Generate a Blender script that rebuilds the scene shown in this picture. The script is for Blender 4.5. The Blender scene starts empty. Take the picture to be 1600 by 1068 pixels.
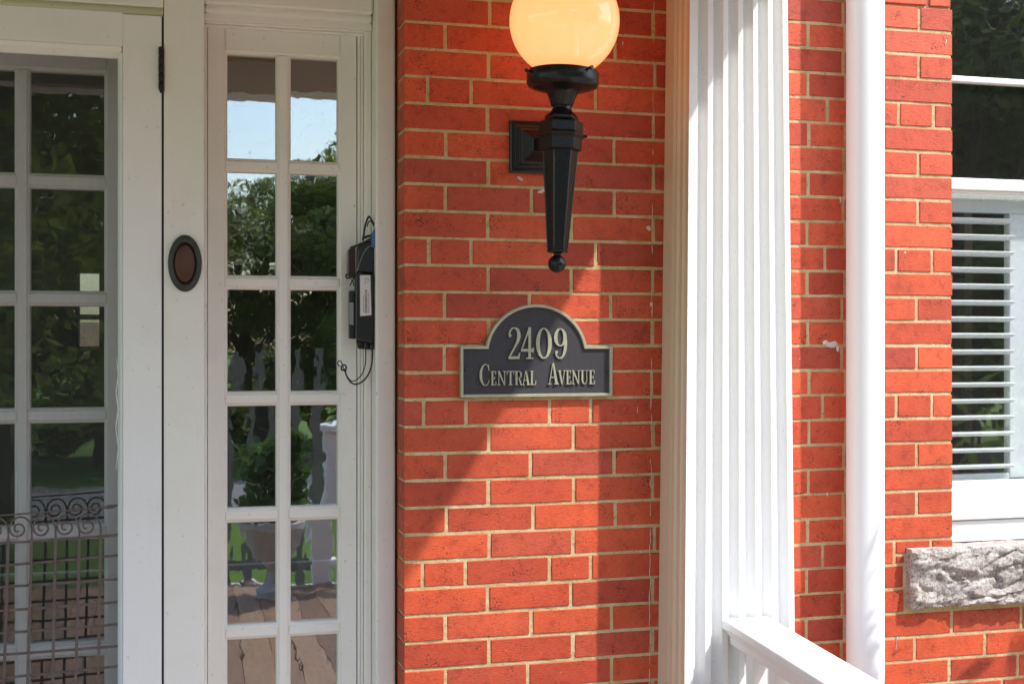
import bpy, math, random
from mathutils import Vector, Matrix, noise

random.seed(7)
rnd = random.uniform
R = math.radians
SC = bpy.context.scene
COL = SC.collection

# ------------------------------------------------------------------ camera
F = 2000.0                      # focal length in pixels of a 1600 px wide picture
TH = math.atan(F / 7500.0)      # yaw towards the right
D = 3.161                       # distance of the camera from the brick face (y = 0)
H = 1.55                        # eye height over the porch floor
cd = bpy.data.cameras.new('camera')
cam = bpy.data.objects.new('camera', cd)
COL.objects.link(cam)
cam.location = (0, -D, H)
cam.rotation_euler = (R(90), 0, -TH)
cd.sensor_width = 36
cd.lens = 36 * F / 1600
cd.clip_start = 0.05
cd.clip_end = 500
SC.camera = cam

# ------------------------------------------------------------------ light
LD = Vector((-1.15, 1.0, -1.91)).normalized()      # direction the sunlight travels
toS = -LD
w = bpy.data.worlds.new('World'); SC.world = w; w.use_nodes = True
nt = w.node_tree; nt.nodes.clear()
sky = nt.nodes.new('ShaderNodeTexSky'); sky.sky_type = 'NISHITA'; sky.sun_disc = False
sky.sun_elevation = math.asin(toS.z)
sky.sun_rotation = math.atan2(toS.x, toS.y)
sky.air_density = 1.3; sky.dust_density = 1.6; sky.ozone_density = 2.6
bg = nt.nodes.new('ShaderNodeBackground'); bg.inputs[1].default_value = 0.15
wo = nt.nodes.new('ShaderNodeOutputWorld')
nt.links.new(sky.outputs[0], bg.inputs[0]); nt.links.new(bg.outputs[0], wo.inputs[0])
sd = bpy.data.lights.new('sun', 'SUN'); sd.energy = 2.0; sd.angle = R(0.9); sd.color = (1, .97, .92)
sun = bpy.data.objects.new('sun', sd); COL.objects.link(sun)
sun.rotation_euler = LD.to_track_quat('-Z', 'Y').to_euler()
SC.view_settings.view_transform = 'Standard'
SC.view_settings.look = 'None'
SC.view_settings.exposure = 1.5
SC.view_settings.gamma = 1
SC.view_settings.use_curve_mapping = False
SC.render.engine = 'CYCLES'
SC.cycles.max_bounces = 8
SC.cycles.diffuse_bounces = 5
SC.cycles.transparent_max_bounces = 16

# ------------------------------------------------------------------ helpers
CO, SI = math.cos(TH), math.sin(TH)
def U(px, py, yp=0.0):
    """world X, Z of the place on the plane y = yp that the photograph shows at px, py"""
    x = px - 800
    t = (yp + D) / (F * CO - x * SI)
    return t * (F * SI + x * CO), H - t * (py - 534)
def UX(px, yp=0.0): return U(px, 534, yp)[0]
def UZ(px, py, yp=0.0): return U(px, py, yp)[1]
def P3(px, py, yp): 
    X, Z = U(px, py, yp); return Vector((X, yp, Z))

class MB:
    def __init__(s): s.v = []; s.f = []
    def add(s, vs, fs):
        o = len(s.v); s.v += [tuple(v) for v in vs]; s.f += [[i + o for i in f] for f in fs]
    def box(s, x0, x1, y0, y1, z0, z1):
        s.add([(x0,y0,z0),(x1,y0,z0),(x1,y1,z0),(x0,y1,z0),(x0,y0,z1),(x1,y0,z1),(x1,y1,z1),(x0,y1,z1)],
              [(3,2,1,0),(4,5,6,7),(0,1,5,4),(1,2,6,5),(2,3,7,6),(3,0,4,7)])
        return s
    def prism(s, poly, axis, a0, a1, poly2=None):
        """extrude a 2-D polygon along axis"""
        n = len(poly); poly2 = poly2 or poly
        def mk(p, a):
            return {'x': (a, p[0], p[1]), 'y': (p[0], a, p[1]), 'z': (p[0], p[1], a)}[axis]
        vs = [mk(p, a0) for p in poly] + [mk(p, a1) for p in poly2]
        fs = [list(range(n))[::-1], list(range(n, 2*n))] + [(i, (i+1) % n, n+(i+1) % n, n+i) for i in range(n)]
        s.add(vs, fs); return s
    def tube(s, pts, r, n=8, closed=False, flat=None):
        pts = [Vector(p) for p in pts]; m = len(pts)
        rs = r if isinstance(r, (list, tuple)) else [r]*m
        vs = []; up = None
        for i, p in enumerate(pts):
            a = pts[(i-1) % m] if (closed or i > 0) else p
            b = pts[(i+1) % m] if (closed or i < m-1) else p
            t = (b - a).normalized()
            if up is None:
                up = Vector((0,1,0)) if abs(t.y) < .9 else Vector((1,0,0))
            u = (up - t*up.dot(t)).normalized(); w_ = t.cross(u); up = u
            for k in range(n):
                an = 2*math.pi*k/n + (math.pi/4 if n == 4 else 0)
                ru = rs[i] * (flat if flat else 1)
                vs.append(p + u*math.cos(an)*ru + w_*math.sin(an)*rs[i])
        fs = []
        for i in range(m if closed else m-1):
            j = (i+1) % m
            for k in range(n):
                l = (k+1) % n
                fs.append((i*n+k, i*n+l, j*n+l, j*n+k))
        if not closed:
            fs += [list(range(n))[::-1], [(m-1)*n+k for k in range(n)]]
        s.add(vs, fs); return s
    def lathe(s, prof, n=32, base=(0,0,0), axis=(0,0,1), rot=0.0):
        """prof: list of (radius, height)"""
        ax = Vector(axis).normalized()
        u = (Vector((1,0,0)) - ax*ax.x)
        if u.length < .1: u = Vector((0,0,1)) - ax*ax.z
        u.normalize(); w_ = ax.cross(u); b = Vector(base); vs = []; m = len(prof)
        for r, h in prof:
            for k in range(n):
                a = 2*math.pi*k/n + rot
                vs.append(b + ax*h + u*math.cos(a)*r + w_*math.sin(a)*r)
        fs = [(i*n+k, i*n+(k+1) % n, (i+1)*n+(k+1) % n, (i+1)*n+k) for i in range(m-1) for k in range(n)]
        fs += [list(range(n))[::-1], [(m-1)*n+k for k in range(n)]]
        s.add(vs, fs); return s
    def mesh(s, name, m, smooth=False):
        me = bpy.data.meshes.new(name); me.from_pydata(s.v, [], s.f); me.validate()
        if m: me.materials.append(m)
        if smooth:
            for p in me.polygons: p.use_smooth = True
        me.update(); return me
    def build(s, name, m, parent=None, smooth=False, bevel=0, angle=None):
        return link(name, s.mesh(name, m, smooth), parent, bevel, angle)

def link(name, me, parent=None, bevel=0, angle=None):
    o = bpy.data.objects.new(name, me); COL.objects.link(o)
    if parent:
        o.parent = parent
        o.matrix_parent_inverse = Matrix.Translation(-wloc(parent))
    if bevel:
        b = o.modifiers.new('bevel', 'BEVEL'); b.width = bevel; b.segments = 2; b.limit_method = 'ANGLE'; b.angle_limit = R(35)
    if angle:
        try: me.shade_auto_smooth = True
        except Exception: pass
        flagsharp(me, angle)
    return o
def wloc(o):
    v = Vector(o.location)
    while o.parent:
        # parts are always built in world coordinates
        return v + Vector((0,0,0))
    return v
def flagsharp(me, ang):
    import bmesh
    bm = bmesh.new(); bm.from_mesh(me)
    bmesh.ops.recalc_face_normals(bm, faces=bm.faces)
    for f in bm.faces: f.smooth = True
    for e in bm.edges:
        if len(e.link_faces) == 2 and e.calc_face_angle(0) > R(ang): e.smooth = False
    bm.to_mesh(me); bm.free()
def tag(o, label=None, cat=None, group=None, kind=None):
    if label: o['label'] = label
    if cat: o['category'] = cat
    if group: o['group'] = group
    if kind: o['kind'] = kind
    return o
def thing(name, label, cat, loc=(0,0,0), group=None):
    o = bpy.data.objects.new(name, None); COL.objects.link(o); o.location = loc
    o.empty_display_size = .1
    return tag(o, label, cat, group)

# ------------------------------------------------------------------ materials
def newmat(name):
    m = bpy.data.materials.new(name); m.use_nodes = True
    n = m.node_tree.nodes; l = m.node_tree.links
    return m, n, l, n['Principled BSDF']
def N(n, t, **k):
    x = n.new(t)
    for a, b in k.items():
        if a in x.inputs.keys(): x.inputs[a].default_value = b
        else: setattr(x, a, b)
    return x
def ramp(n, l, src, stops):
    r = n.new('ShaderNodeValToRGB'); l.new(src, r.inputs[0])
    e = r.color_ramp.elements
    while len(e) > 1: e.remove(e[0])
    e[0].position = stops[0][0]; e[0].color = tuple(stops[0][1]) + (1,)
    for p, c in stops[1:]:
        k = e.new(p); k.color = tuple(c) + (1,)
    return r
def mix(n, l, fac, a, b, mode='MIX'):
    m = n.new('ShaderNodeMix'); m.data_type = 'RGBA'; m.blend_type = mode
    for s, v in ((0, fac), (6, a), (7, b)):
        if hasattr(v, 'links') or isinstance(v, bpy.types.NodeSocket): l.new(v, m.inputs[s])
        else: m.inputs[s].default_value = (tuple(v)+(1,) if isinstance(v, (tuple, list)) and len(v) == 3 else v)
    return m.outputs[2]
def bump(n, l, h, strength, dist, normal=None):
    b = n.new('ShaderNodeBump'); b.inputs['Strength'].default_value = strength; b.inputs['Distance'].default_value = dist
    l.new(h, b.inputs['Height'])
    if normal: l.new(normal, b.inputs['Normal'])
    return b.outputs[0]
def objco(n):
    return n.new('ShaderNodeNewGeometry').outputs['Position']

def mat_simple(name, col, rough=.5, metal=0, var=.12, scale=30, bmp=.15, dist=.001, spec=.5):
    m, n, l, b = newmat(name)
    p = objco(n)
    t = N(n, 'ShaderNodeTexNoise', Scale=scale, Detail=5.0); l.new(p, t.inputs[0])
    c = mix(n, l, t.outputs[0], tuple(x*(1-var) for x in col), tuple(min(1, x*(1+var)) for x in col))
    l.new(c, b.inputs['Base Color']); b.inputs['Roughness'].default_value = rough
    b.inputs['Metallic'].default_value = metal; b.inputs['Specular IOR Level'].default_value = spec
    t2 = N(n, 'ShaderNodeTexNoise', Scale=scale*6, Detail=4.0); l.new(p, t2.inputs[0])
    l.new(bump(n, l, t2.outputs[0], bmp, dist), b.inputs['Normal'])
    return m

def mat_paint(name, col, rough=.42, dirt=(.42,.36,.26), amount=.35, grain=(60, 60, 4), bmp=.25, crack=True, lump=0):
    """brushed, slightly grubby house paint"""
    m, n, l, b = newmat(name)
    p = objco(n)
    mp = N(n, 'ShaderNodeMapping'); l.new(p, mp.inputs[0]); mp.inputs['Scale'].default_value = grain
    g = N(n, 'ShaderNodeTexNoise', Scale=3.0, Detail=6.0); l.new(mp.outputs[0], g.inputs[0])
    big = N(n, 'ShaderNodeTexNoise', Scale=5.0, Detail=6.0, Roughness=.65); l.new(p, big.inputs[0])
    r = ramp(n, l, big.outputs[0], [(.48, (0,0,0)), (.78, (1,1,1))])
    sp = N(n, 'ShaderNodeTexNoise', Scale=85.0, Detail=3.0); l.new(p, sp.inputs[0])
    rs = ramp(n, l, sp.outputs[0], [(.69, (0,0,0)), (.73, (1,1,1))])
    mul = N(n, 'ShaderNodeMath', operation='MULTIPLY'); mul.inputs[1].default_value = amount; l.new(r.outputs[0], mul.inputs[0])
    c = mix(n, l, mul.outputs[0], col, tuple((a*.5+d*.5) for a, d in zip(col, dirt)))
    mul2 = N(n, 'ShaderNodeMath', operation='MULTIPLY'); mul2.inputs[1].default_value = amount*1.2; l.new(rs.outputs[0], mul2.inputs[0])
    c = mix(n, l, mul2.outputs[0], c, tuple(x*.6 for x in dirt))
    l.new(c, b.inputs['Base Color']); b.inputs['Roughness'].default_value = rough
    nrm = bump(n, l, g.outputs[0], bmp, .0012)
    if lump:
        lm = N(n, 'ShaderNodeTexNoise', Scale=55.0, Detail=3.0); l.new(p, lm.inputs[0])
        nrm = bump(n, l, lm.outputs[0], lump, .004, nrm)
    l.new(nrm, b.inputs['Normal'])
    return m

WHITE = mat_paint('white_house_paint', (.83,.83,.82), amount=.2, dirt=(.50,.42,.30))
TRIM = mat_paint('cream_trim_paint', (.82,.81,.76), amount=.28, dirt=(.50,.40,.25), bmp=.35)
PILAS = mat_paint('thick_white_column_paint', (.80,.80,.79), amount=.18, dirt=(.5,.5,.48), bmp=.3, lump=.5)
BOUNCE_TAN = mat_paint('flank_bounce_tan', (.74,.62,.46), amount=.3, dirt=(.4,.25,.14))  # warm bounce from brick and lamp put into the flank colour
BEAD_TINT = mat_paint('shade_tinted_bead', (.50,.55,.36), amount=.4)  # cream bead in shade; its greenish cast is put into the colour
SHUT = mat_paint('shutter_paint', (.82,.86,.87), amount=.05, bmp=.05)
PIPE = mat_paint('white_pipe_enamel', (.80,.80,.80), rough=.3, amount=.06, bmp=.04)

def mat_brick():
    m, n, l, b = newmat('red_face_brick')
    p = objco(n); oi = n.new('ShaderNodeObjectInfo')
    base = ramp(n, l, oi.outputs['Random'], [(0, (.36,.048,.020)), (.25, (.45,.062,.022)), (.55, (.51,.075,.025)), (.75, (.54,.087,.029)),
                                             (.92, (.46,.075,.033)), (1, (.34,.048,.024))])
    t = N(n, 'ShaderNodeTexNoise', Scale=9.0, Detail=6.0, Roughness=.6); l.new(p, t.inputs[0])
    mp = N(n, 'ShaderNodeMapping'); l.new(p, mp.inputs[0]); mp.inputs['Scale'].default_value = (40, 40, 160)
    f = N(n, 'ShaderNodeTexNoise', Scale=2.0, Detail=7.0, Roughness=.7); l.new(mp.outputs[0], f.inputs[0])
    c = mix(n, l, t.outputs[0], base.outputs[0], (1.28,1.2,1.2), 'MULTIPLY')
    lt = N(n, 'ShaderNodeTexNoise', Scale=2.6, Detail=4.0, Roughness=.6); l.new(p, lt.inputs[0])
    lr = ramp(n, l, lt.outputs[0], [(.32, (.80,.78,.76)), (.55, (1.03,1.02,1.0)), (.72, (1.12,1.2,1.2))])
    c = mix(n, l, 1.0, c, lr.outputs[0], 'MULTIPLY')
    sm_ = N(n, 'ShaderNodeTexNoise', Scale=28.0, Detail=6.0, Roughness=.7); l.new(p, sm_.inputs[0])
    sr_ = ramp(n, l, sm_.outputs[0], [(.33, (.66,.62,.60)), (.47, (1,1,1)), (.66, (1.05,1.12,1.15))])
    c = mix(n, l, 1.0, c, sr_.outputs[0], 'MULTIPLY')
    fr = ramp(n, l, f.outputs[0], [(.3, (.66,.60,.58)), (.48, (.98,.97,.96)), (.62, (1.08,1.08,1.06)), (.78, (1.25,1.4,1.45))])
    c = mix(n, l, 1.0, c, fr.outputs[0], 'MULTIPLY')
    # whitish bloom on some patches
    bl = N(n, 'ShaderNodeTexNoise', Scale=4.5, Detail=8.0, Roughness=.75); l.new(p, bl.inputs[0])
    br = ramp(n, l, bl.outputs[0], [(.60, (0,0,0)), (.80, (.30,.30,.30))])
    c = mix(n, l, br.outputs[0], c, (.50,.26,.22))
    # clusters of dark pits
    v = N(n, 'ShaderNodeTexNoise', Scale=210.0, Detail=3.0, Roughness=.6); l.new(p, v.inputs[0])
    cl = N(n, 'ShaderNodeTexNoise', Scale=17.0, Detail=2.0); l.new(p, cl.inputs[0])
    add = N(n, 'ShaderNodeMath', operation='MULTIPLY_ADD'); l.new(cl.outputs[0], add.inputs[0]); add.inputs[1].default_value = .55; l.new(v.outputs[0], add.inputs[2])
    pit = ramp(n, l, add.outputs[0], [(.93, (0,0,0)), (.965, (1,1,1))])
    pit.color_ramp.interpolation = 'LINEAR'
    c = mix(n, l, pit.outputs[0], c, (.09,.02,.014))
    # tiny pale specks
    s = N(n, 'ShaderNodeTexVoronoi', Scale=75.0); l.new(p, s.inputs[0])
    sr = ramp(n, l, s.outputs['Distance'], [(.055, (1,1,1)), (.085, (0,0,0))])
    sc_ = N(n, 'ShaderNodeSeparateColor'); l.new(s.outputs['Color'], sc_.inputs[0])
    gt = N(n, 'ShaderNodeMath', operation='GREATER_THAN'); gt.inputs[1].default_value = .9; l.new(sc_.outputs[0], gt.inputs[0])
    mu = N(n, 'ShaderNodeMath', operation='MULTIPLY'); l.new(gt.outputs[0], mu.inputs[0]); l.new(sr.outputs[0], mu.inputs[1])
    c = mix(n, l, mu.outputs[0], c, (.7,.6,.5))
    l.new(c, b.inputs['Base Color']); b.inputs['Roughness'].default_value = .58; b.inputs['Specular IOR Level'].default_value = .45
    h = N(n, 'ShaderNodeMath', operation='SUBTRACT'); l.new(f.outputs[0], h.inputs[0]); l.new(pit.outputs[0], h.inputs[1])
    l.new(bump(n, l, h.outputs[0], .8, .0020), b.inputs['Normal'])
    return m
BRICK = mat_brick()

def mat_mortar():
    m, n, l, b = newmat('tan_lime_mortar')
    p = objco(n)
    t = N(n, 'ShaderNodeTexNoise', Scale=12.0, Detail=6.0, Roughness=.7); l.new(p, t.inputs[0])
    r = ramp(n, l, t.outputs[0], [(.25, (.38,.27,.12)), (.48, (.54,.40,.20)), (.72, (.66,.53,.33))])
    g = N(n, 'ShaderNodeTexNoise', Scale=160.0, Detail=4.0, Roughness=.7); l.new(p, g.inputs[0])
    gr = ramp(n, l, g.outputs[0], [(.28, (.25,.2,.15)), (.42, (1,1,1))])
    c = mix(n, l, 1.0, r.outputs[0], gr.outputs[0], 'MULTIPLY')
    l.new(c, b.inputs['Base Color']); b.inputs['Roughness'].default_value = .9
    l.new(bump(n, l, g.outputs[0], .8, .003), b.inputs['Normal'])
    return m
MORTAR = mat_mortar()

def mat_stone():
    m, n, l, b = newmat('rough_granite')
    p = objco(n)
    t = N(n, 'ShaderNodeTexNoise', Scale=26.0, Detail=8.0, Roughness=.75); l.new(p, t.inputs[0])
    r = ramp(n, l, t.outputs[0], [(.3, (.24,.20,.17)), (.45, (.37,.33,.30)), (.6, (.48,.45,.42)), (.75, (.58,.55,.52))])
    s = N(n, 'ShaderNodeTexNoise', Scale=180.0, Detail=4.0); l.new(p, s.inputs[0])
    sr = ramp(n, l, s.outputs[0], [(.33, (.45,.40,.36)), (.5, (1,1,1)), (.68, (1.15,1.12,1.1))])
    c = mix(n, l, 1.0, r.outputs[0], sr.outputs[0], 'MULTIPLY')
    o = N(n, 'ShaderNodeTexNoise', Scale=5.0, Detail=4.0); l.new(p, o.inputs[0])
    orr = ramp(n, l, o.outputs[0], [(.55, (0,0,0)), (.75, (.5,.5,.5))])
    c = mix(n, l, orr.outputs[0], c, (.50,.33,.20))
    l.new(c, b.inputs['Base Color']); b.inputs['Roughness'].default_value = .85
    l.new(bump(n, l, t.outputs[0], .9, .008), b.inputs['Normal'])
    return m
STONE = mat_stone()

def mat_glass(name, refl=.22, wave=.12, scale=(5, 5, 3), tint=(.95,.98,.97), dust=.5):
    """old window glass: clear, mirrors the garden, surface slightly wavy"""
    m, n, l, b = newmat(name); n.remove(b)
    p = objco(n)
    out = n['Material Output']
    oi = n.new('ShaderNodeObjectInfo')
    mp = N(n, 'ShaderNodeMapping'); l.new(p, mp.inputs[0]); mp.inputs['Scale'].default_value = scale
    t = N(n, 'ShaderNodeTexNoise', Scale=2.0, Detail=2.0); t.noise_dimensions = '4D'
    l.new(mp.outputs[0], t.inputs['Vector'])
    mw = N(n, 'ShaderNodeMath', operation='MULTIPLY'); mw.inputs[1].default_value = 40; l.new(oi.outputs['Random'], mw.inputs[0]); l.new(mw.outputs[0], t.inputs['W'])
    nr = bump(n, l, t.outputs[0], wave, .03)
    g = N(n, 'ShaderNodeBsdfGlossy'); g.inputs['Roughness'].default_value = .012; l.new(nr, g.inputs['Normal'])
    g.inputs['Color'].default_value = (1, 1, 1, 1)
    tr = N(n, 'ShaderNodeBsdfTransparent'); tr.inputs[0].default_value = tint + (1,)
    lw = N(n, 'ShaderNodeLayerWeight'); lw.inputs['Blend'].default_value = .5
    pw = N(n, 'ShaderNodeMath', operation='POWER'); l.new(lw.outputs['Facing'], pw.inputs[0]); pw.inputs[1].default_value = 4.0
    ma = N(n, 'ShaderNodeMath', operation='MULTIPLY_ADD'); l.new(pw.outputs[0], ma.inputs[0]); ma.inputs[1].default_value = .6; ma.inputs[2].default_value = refl
    ma.use_clamp = True
    mx = n.new('ShaderNodeMixShader'); l.new(ma.outputs[0], mx.inputs[0]); l.new(tr.outputs[0], mx.inputs[1]); l.new(g.outputs[0], mx.inputs[2])
    # dust specks
    df = N(n, 'ShaderNodeBsdfDiffuse'); df.inputs[0].default_value = (.5,.48,.44,1)
    s = N(n, 'ShaderNodeTexNoise', Scale=120.0, Detail=3.0); l.new(p, s.inputs[0])
    sr = ramp(n, l, s.outputs[0], [(.66, (.010,.010,.010)), (.76, (dust,)*3)])
    mx2 = n.new('ShaderNodeMixShader'); l.new(sr.outputs[0], mx2.inputs[0]); l.new(mx.outputs[0], mx2.inputs[1]); l.new(df.outputs[0], mx2.inputs[2])
    l.new(mx2.outputs[0], out.inputs[0])
    return m
GLASS = mat_glass('wavy_old_glass', .20, .007, (9,9,6))
GLASSD = mat_glass('door_glass', .10, .010, dust=.25)
GLASSW = mat_glass('window_glass', .15, .012, dust=.06, tint=(.98,.99,.99))

BLACK = mat_simple('black_cast_iron', (.012,.0115,.012), rough=.27, metal=.3, var=.5, scale=40, bmp=.4, dist=.0012)
def dusted(m, amount=.35, col=(.20,.20,.20)):
    n = m.node_tree.nodes; l = m.node_tree.links; b = n['Principled BSDF']
    src = b.inputs['Base Color'].links[0].from_socket
    p = objco(n)
    t = N(n, 'ShaderNodeTexNoise', Scale=70.0, Detail=6.0, Roughness=.75); l.new(p, t.inputs[0])
    r = ramp(n, l, t.outputs[0], [(.58, (0,0,0)), (.74, (amount,)*3)])
    l.new(mix(n, l, r.outputs[0], src, col), b.inputs['Base Color'])
    return m
dusted(BLACK, .22, (.12,.12,.12))
BLACKP = mat_simple('black_plastic', (.012,.012,.013), rough=.28, var=.2, bmp=.05)
RUST = dusted(mat_simple('rusty_iron_bar', (.13,.10,.09), rough=.7, metal=.2, var=.4, scale=45, bmp=.6, dist=.002), .6, (.24,.15,.10))
HINGE = dusted(mat_simple('worn_hinge_iron', (.018,.014,.013), rough=.45, metal=.4, var=.4), .9, (.30,.10,.03))
WIRE = mat_simple('screen_wire', (.085,.083,.075), rough=.6, metal=.2, var=.1, bmp=0)
PLATE = mat_simple('charcoal_plaque_metal', (.040,.038,.045), rough=.55, metal=.25, var=.35, scale=220, bmp=.7, dist=.0015)
dusted(PLATE, .8, (.16,.16,.19)); PLATE.node_tree.nodes['Noise Texture.002'].inputs['Scale'].default_value = 420
PEWTER = dusted(mat_simple('pewter_relief', (.42,.41,.30), rough=.45, metal=.35, var=.18, scale=60, bmp=.2), .5, (.16,.15,.11))
BRONZE = mat_simple('verdigris_bronze', (.055,.062,.050), rough=.5, metal=.5, var=.4, scale=50)
COPPER = mat_simple('brown_bronze_plate', (.11,.052,.035), rough=.42, metal=.6, var=.5, scale=14)
STICK = mat_simple('paper_sticker', (.72,.70,.70), rough=.6, var=.03, bmp=0)
INK = mat_simple('black_ink', (.05,.05,.06), rough=.7, var=.05, bmp=0)
BLUE = mat_simple('blue_plastic', (.05,.12,.28), rough=.4, var=.1, bmp=0)
STEELW = mat_simple('grey_wire', (.35,.34,.32), rough=.4, metal=.6, var=.1, bmp=0)
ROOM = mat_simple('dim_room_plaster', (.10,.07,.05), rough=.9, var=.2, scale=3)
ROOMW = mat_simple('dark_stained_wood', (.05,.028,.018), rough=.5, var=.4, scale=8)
SOFFIT = mat_simple('porch_ceiling_boards', (.38,.29,.19), rough=.6, var=.1, scale=4)
BEAMP = mat_paint('porch_beam_paint', (.74,.73,.70), amount=.2)
BARK = mat_simple('tree_bark', (.09,.07,.05), rough=.9, var=.4, scale=12, bmp=.9, dist=.02)

def mat_leaf(name, a, b_):
    m, n, l, b = newmat(name)
    p = objco(n)
    t = N(n, 'ShaderNodeTexNoise', Scale=1.6, Detail=5.0); l.new(p, t.inputs[0])
    r = ramp(n, l, t.outputs[0], [(.35, a), (.65, b_)])
    l.new(r.outputs[0], b.inputs['Base Color']); b.inputs['Roughness'].default_value = .6
    b.inputs['Transmission Weight'].default_value = 0
    tr = n.new('ShaderNodeBsdfTranslucent'); l.new(r.outputs[0], tr.inputs[0])
    mx = n.new('ShaderNodeMixShader'); mx.inputs[0].default_value = .5
    l.new(b.outputs[0], mx.inputs[1]); l.new(tr.outputs[0], mx.inputs[2]); l.new(mx.outputs[0], n['Material Output'].inputs[0])
    return m
LEAF = mat_leaf('tree_leaf', (.085,.125,.015), (.20,.25,.045))
LEAF2 = mat_leaf('shrub_leaf', (.05,.10,.025), (.10,.17,.05))

def mat_lawn():
    m, n, l, b = newmat('mown_lawn')
    p = objco(n)
    t = N(n, 'ShaderNodeTexNoise', Scale=.6, Detail=8.0, Roughness=.7); l.new(p, t.inputs[0])
    r = ramp(n, l, t.outputs[0], [(.3, (.07,.14,.015)), (.55, (.11,.21,.02)), (.75, (.17,.24,.04))])
    l.new(r.outputs[0], b.inputs['Base Color']); b.inputs['Roughness'].default_value = .9
    g = N(n, 'ShaderNodeTexNoise', Scale=40.0, Detail=5.0); l.new(p, g.inputs[0])
    l.new(bump(n, l, g.outputs[0], 1, .05), b.inputs['Normal'])
    return m
LAWN = mat_lawn()
PAVE = mat_simple('street_asphalt', (.20,.20,.20), rough=.9, var=.15, scale=8)

def mat_floor():
    m, n, l, b = newmat('reddish_porch_boards')
    p = objco(n); oi = n.new('ShaderNodeObjectInfo')
    r = ramp(n, l, oi.outputs['Random'], [(0, (.19,.105,.06)), (.5, (.28,.165,.10)), (1, (.36,.225,.145))])
    mp = N(n, 'ShaderNodeMapping'); l.new(p, mp.inputs[0]); mp.inputs['Scale'].default_value = (40, 3, 3)
    t = N(n, 'ShaderNodeTexNoise', Scale=2.0, Detail=6.0, Roughness=.7); l.new(mp.outputs[0], t.inputs[0])
    rr = ramp(n, l, t.outputs[0], [(.3, (.55,.55,.55)), (.6, (1.1,1.1,1.1))])
    l.new(mix(n, l, 1.0, r.outputs[0], rr.outputs[0], 'MULTIPLY'), b.inputs['Base Color'])
    b.inputs['Roughness'].default_value = .55
    return m
FLOOR = mat_floor()

# ================================================================== GROUND AND FAR SETTING
tag(MB().box(-120, 120, -140, 120, -1.4, -.55).build('ground', LAWN), kind='structure')
tag(MB().box(-120, 120, -17.5, -12.5, -.549, -.53).build('road', PAVE), kind='structure')

tag(MB().box(-9, 14, -7.7, -5.12, -.549, -.50).build('added_bounce_path', mat_simple('pale_bounce_slab', (.58,.57,.54), rough=.9, scale=6)), kind='structure')  # unseen pale slab, added to bounce sunlight into the porch shade
# porch floor: boards running away from the wall
pf = tag(MB().box(-3.2, 5.2, -5.05, 6.3, -.55, -.03).build('porch_floor', ROOMW), kind='structure')
me_b = MB().box(0, .136, -5.1, 0, -.028, 0).mesh('board', FLOOR)
for i in range(60):
    o = link('board', me_b, pf); o.location = (-3.2 + i*.14, .27 if i < 100 else 0, rnd(-.001, .001))

# ceiling, beams
XPR = UX(1241, -.158)                    # right edge of the pilaster
XB = XPR + .03
# shadow line on the wall goes through the place seen at (905, 440)
xs, zs = U(905, 440, 0)
HB = zs + (1.91/1.15) * (XB - xs)
tag(MB().box(-3.2, XB-.2, -2.02, .3, HB+.14, HB+.40).build('ceiling', SOFFIT), kind='structure')
bm_ = thing('porch_beam', 'white painted porch beam resting on the fluted pilaster', 'beam', (XB-.1, 0, HB))
MB().box(XB-.2, XB, -2.2, -.003, HB, HB+.44).build('side_beam', BEAMP, bm_)
MB().box(-3.2, XB-.205, -2.2, -2.03, HB, HB+.44).build('front_beam', BEAMP, bm_)

# house body around the opening, and the dim room behind
hw = MB()
X0 = UX(631, 0)                          # left corner of the brick pier
hw.box(-3.2, -1.35, .10, .35, -.5, 4.3)
hw.box(-1.35, X0-.001, .16, .42, 2.50, 4.3)
tag(hw.build('house_wall', TRIM), kind='structure')
rm = MB()
rm.box(-3.2, -3.0, .36, 6.2, 0, 3.2); rm.box(5.0, 5.2, .36, 6.2, 0, 3.2)
rm.box(-3.2, 5.2, .36, 6.2, 3.2, 3.35)
# back wall with an opening for the far window
wx0, wz1 = UX(122, 6.0), UZ(122, 425, 6.0)
wx1, wz0 = UX(195, 6.0), UZ(180, 541, 6.0)
rm.box(-3.2, wx0, 6.0, 6.2, 0, 3.2); rm.box(wx1, 5.2, 6.0, 6.2, 0, 3.2)
rm.box(wx0, wx1, 6.0, 6.2, 0, wz0); rm.box(wx0, wx1, 6.0, 6.2, wz1, 3.2)
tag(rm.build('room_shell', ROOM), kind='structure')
fw = thing('back_window', 'small far window seen through the glass door at the back of the dark room', 'window', (wx0, 6.0, wz0))
xm = (wx0*.45+wx1*.55) - .03
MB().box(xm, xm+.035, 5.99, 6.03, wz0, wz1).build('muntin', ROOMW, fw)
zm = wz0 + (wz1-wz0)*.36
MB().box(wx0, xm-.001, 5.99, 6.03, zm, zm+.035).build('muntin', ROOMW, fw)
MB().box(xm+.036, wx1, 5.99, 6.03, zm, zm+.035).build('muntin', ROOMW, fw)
MB().box(wx0, wx1, 6.05, 6.056, wz0, wz1).build('pane', mat_glass('dimmed_dusty_glass', .06, .01, tint=(.58,.58,.56)), fw)  # darker tint in the pane dims the daylight behind it
nb = MB().box(-30, 30, 14, 14.5, -.5, 1.80).build('neighbour_wall', mat_simple('old_brown_brickwork', (.30,.20,.16), rough=.9, scale=6))
tag(nb, 'long brown brick garden wall seen through the far back window', 'wall')
cb = MB(); cb.box(-2.6, -1.6, 5.2, 5.95, 0, 2.2); cb.box(-2.65, -1.55, 5.15, 5.95, 2.2, 2.26)
for i in range(3):
    cb.box(-2.5, -1.7, 5.17, 5.198, .1+i*.7, .68+i*.7)
tag(cb.build('cupboard', ROOMW), 'tall dark wooden cupboard at the back of the unlit room', 'cupboard')

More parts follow.
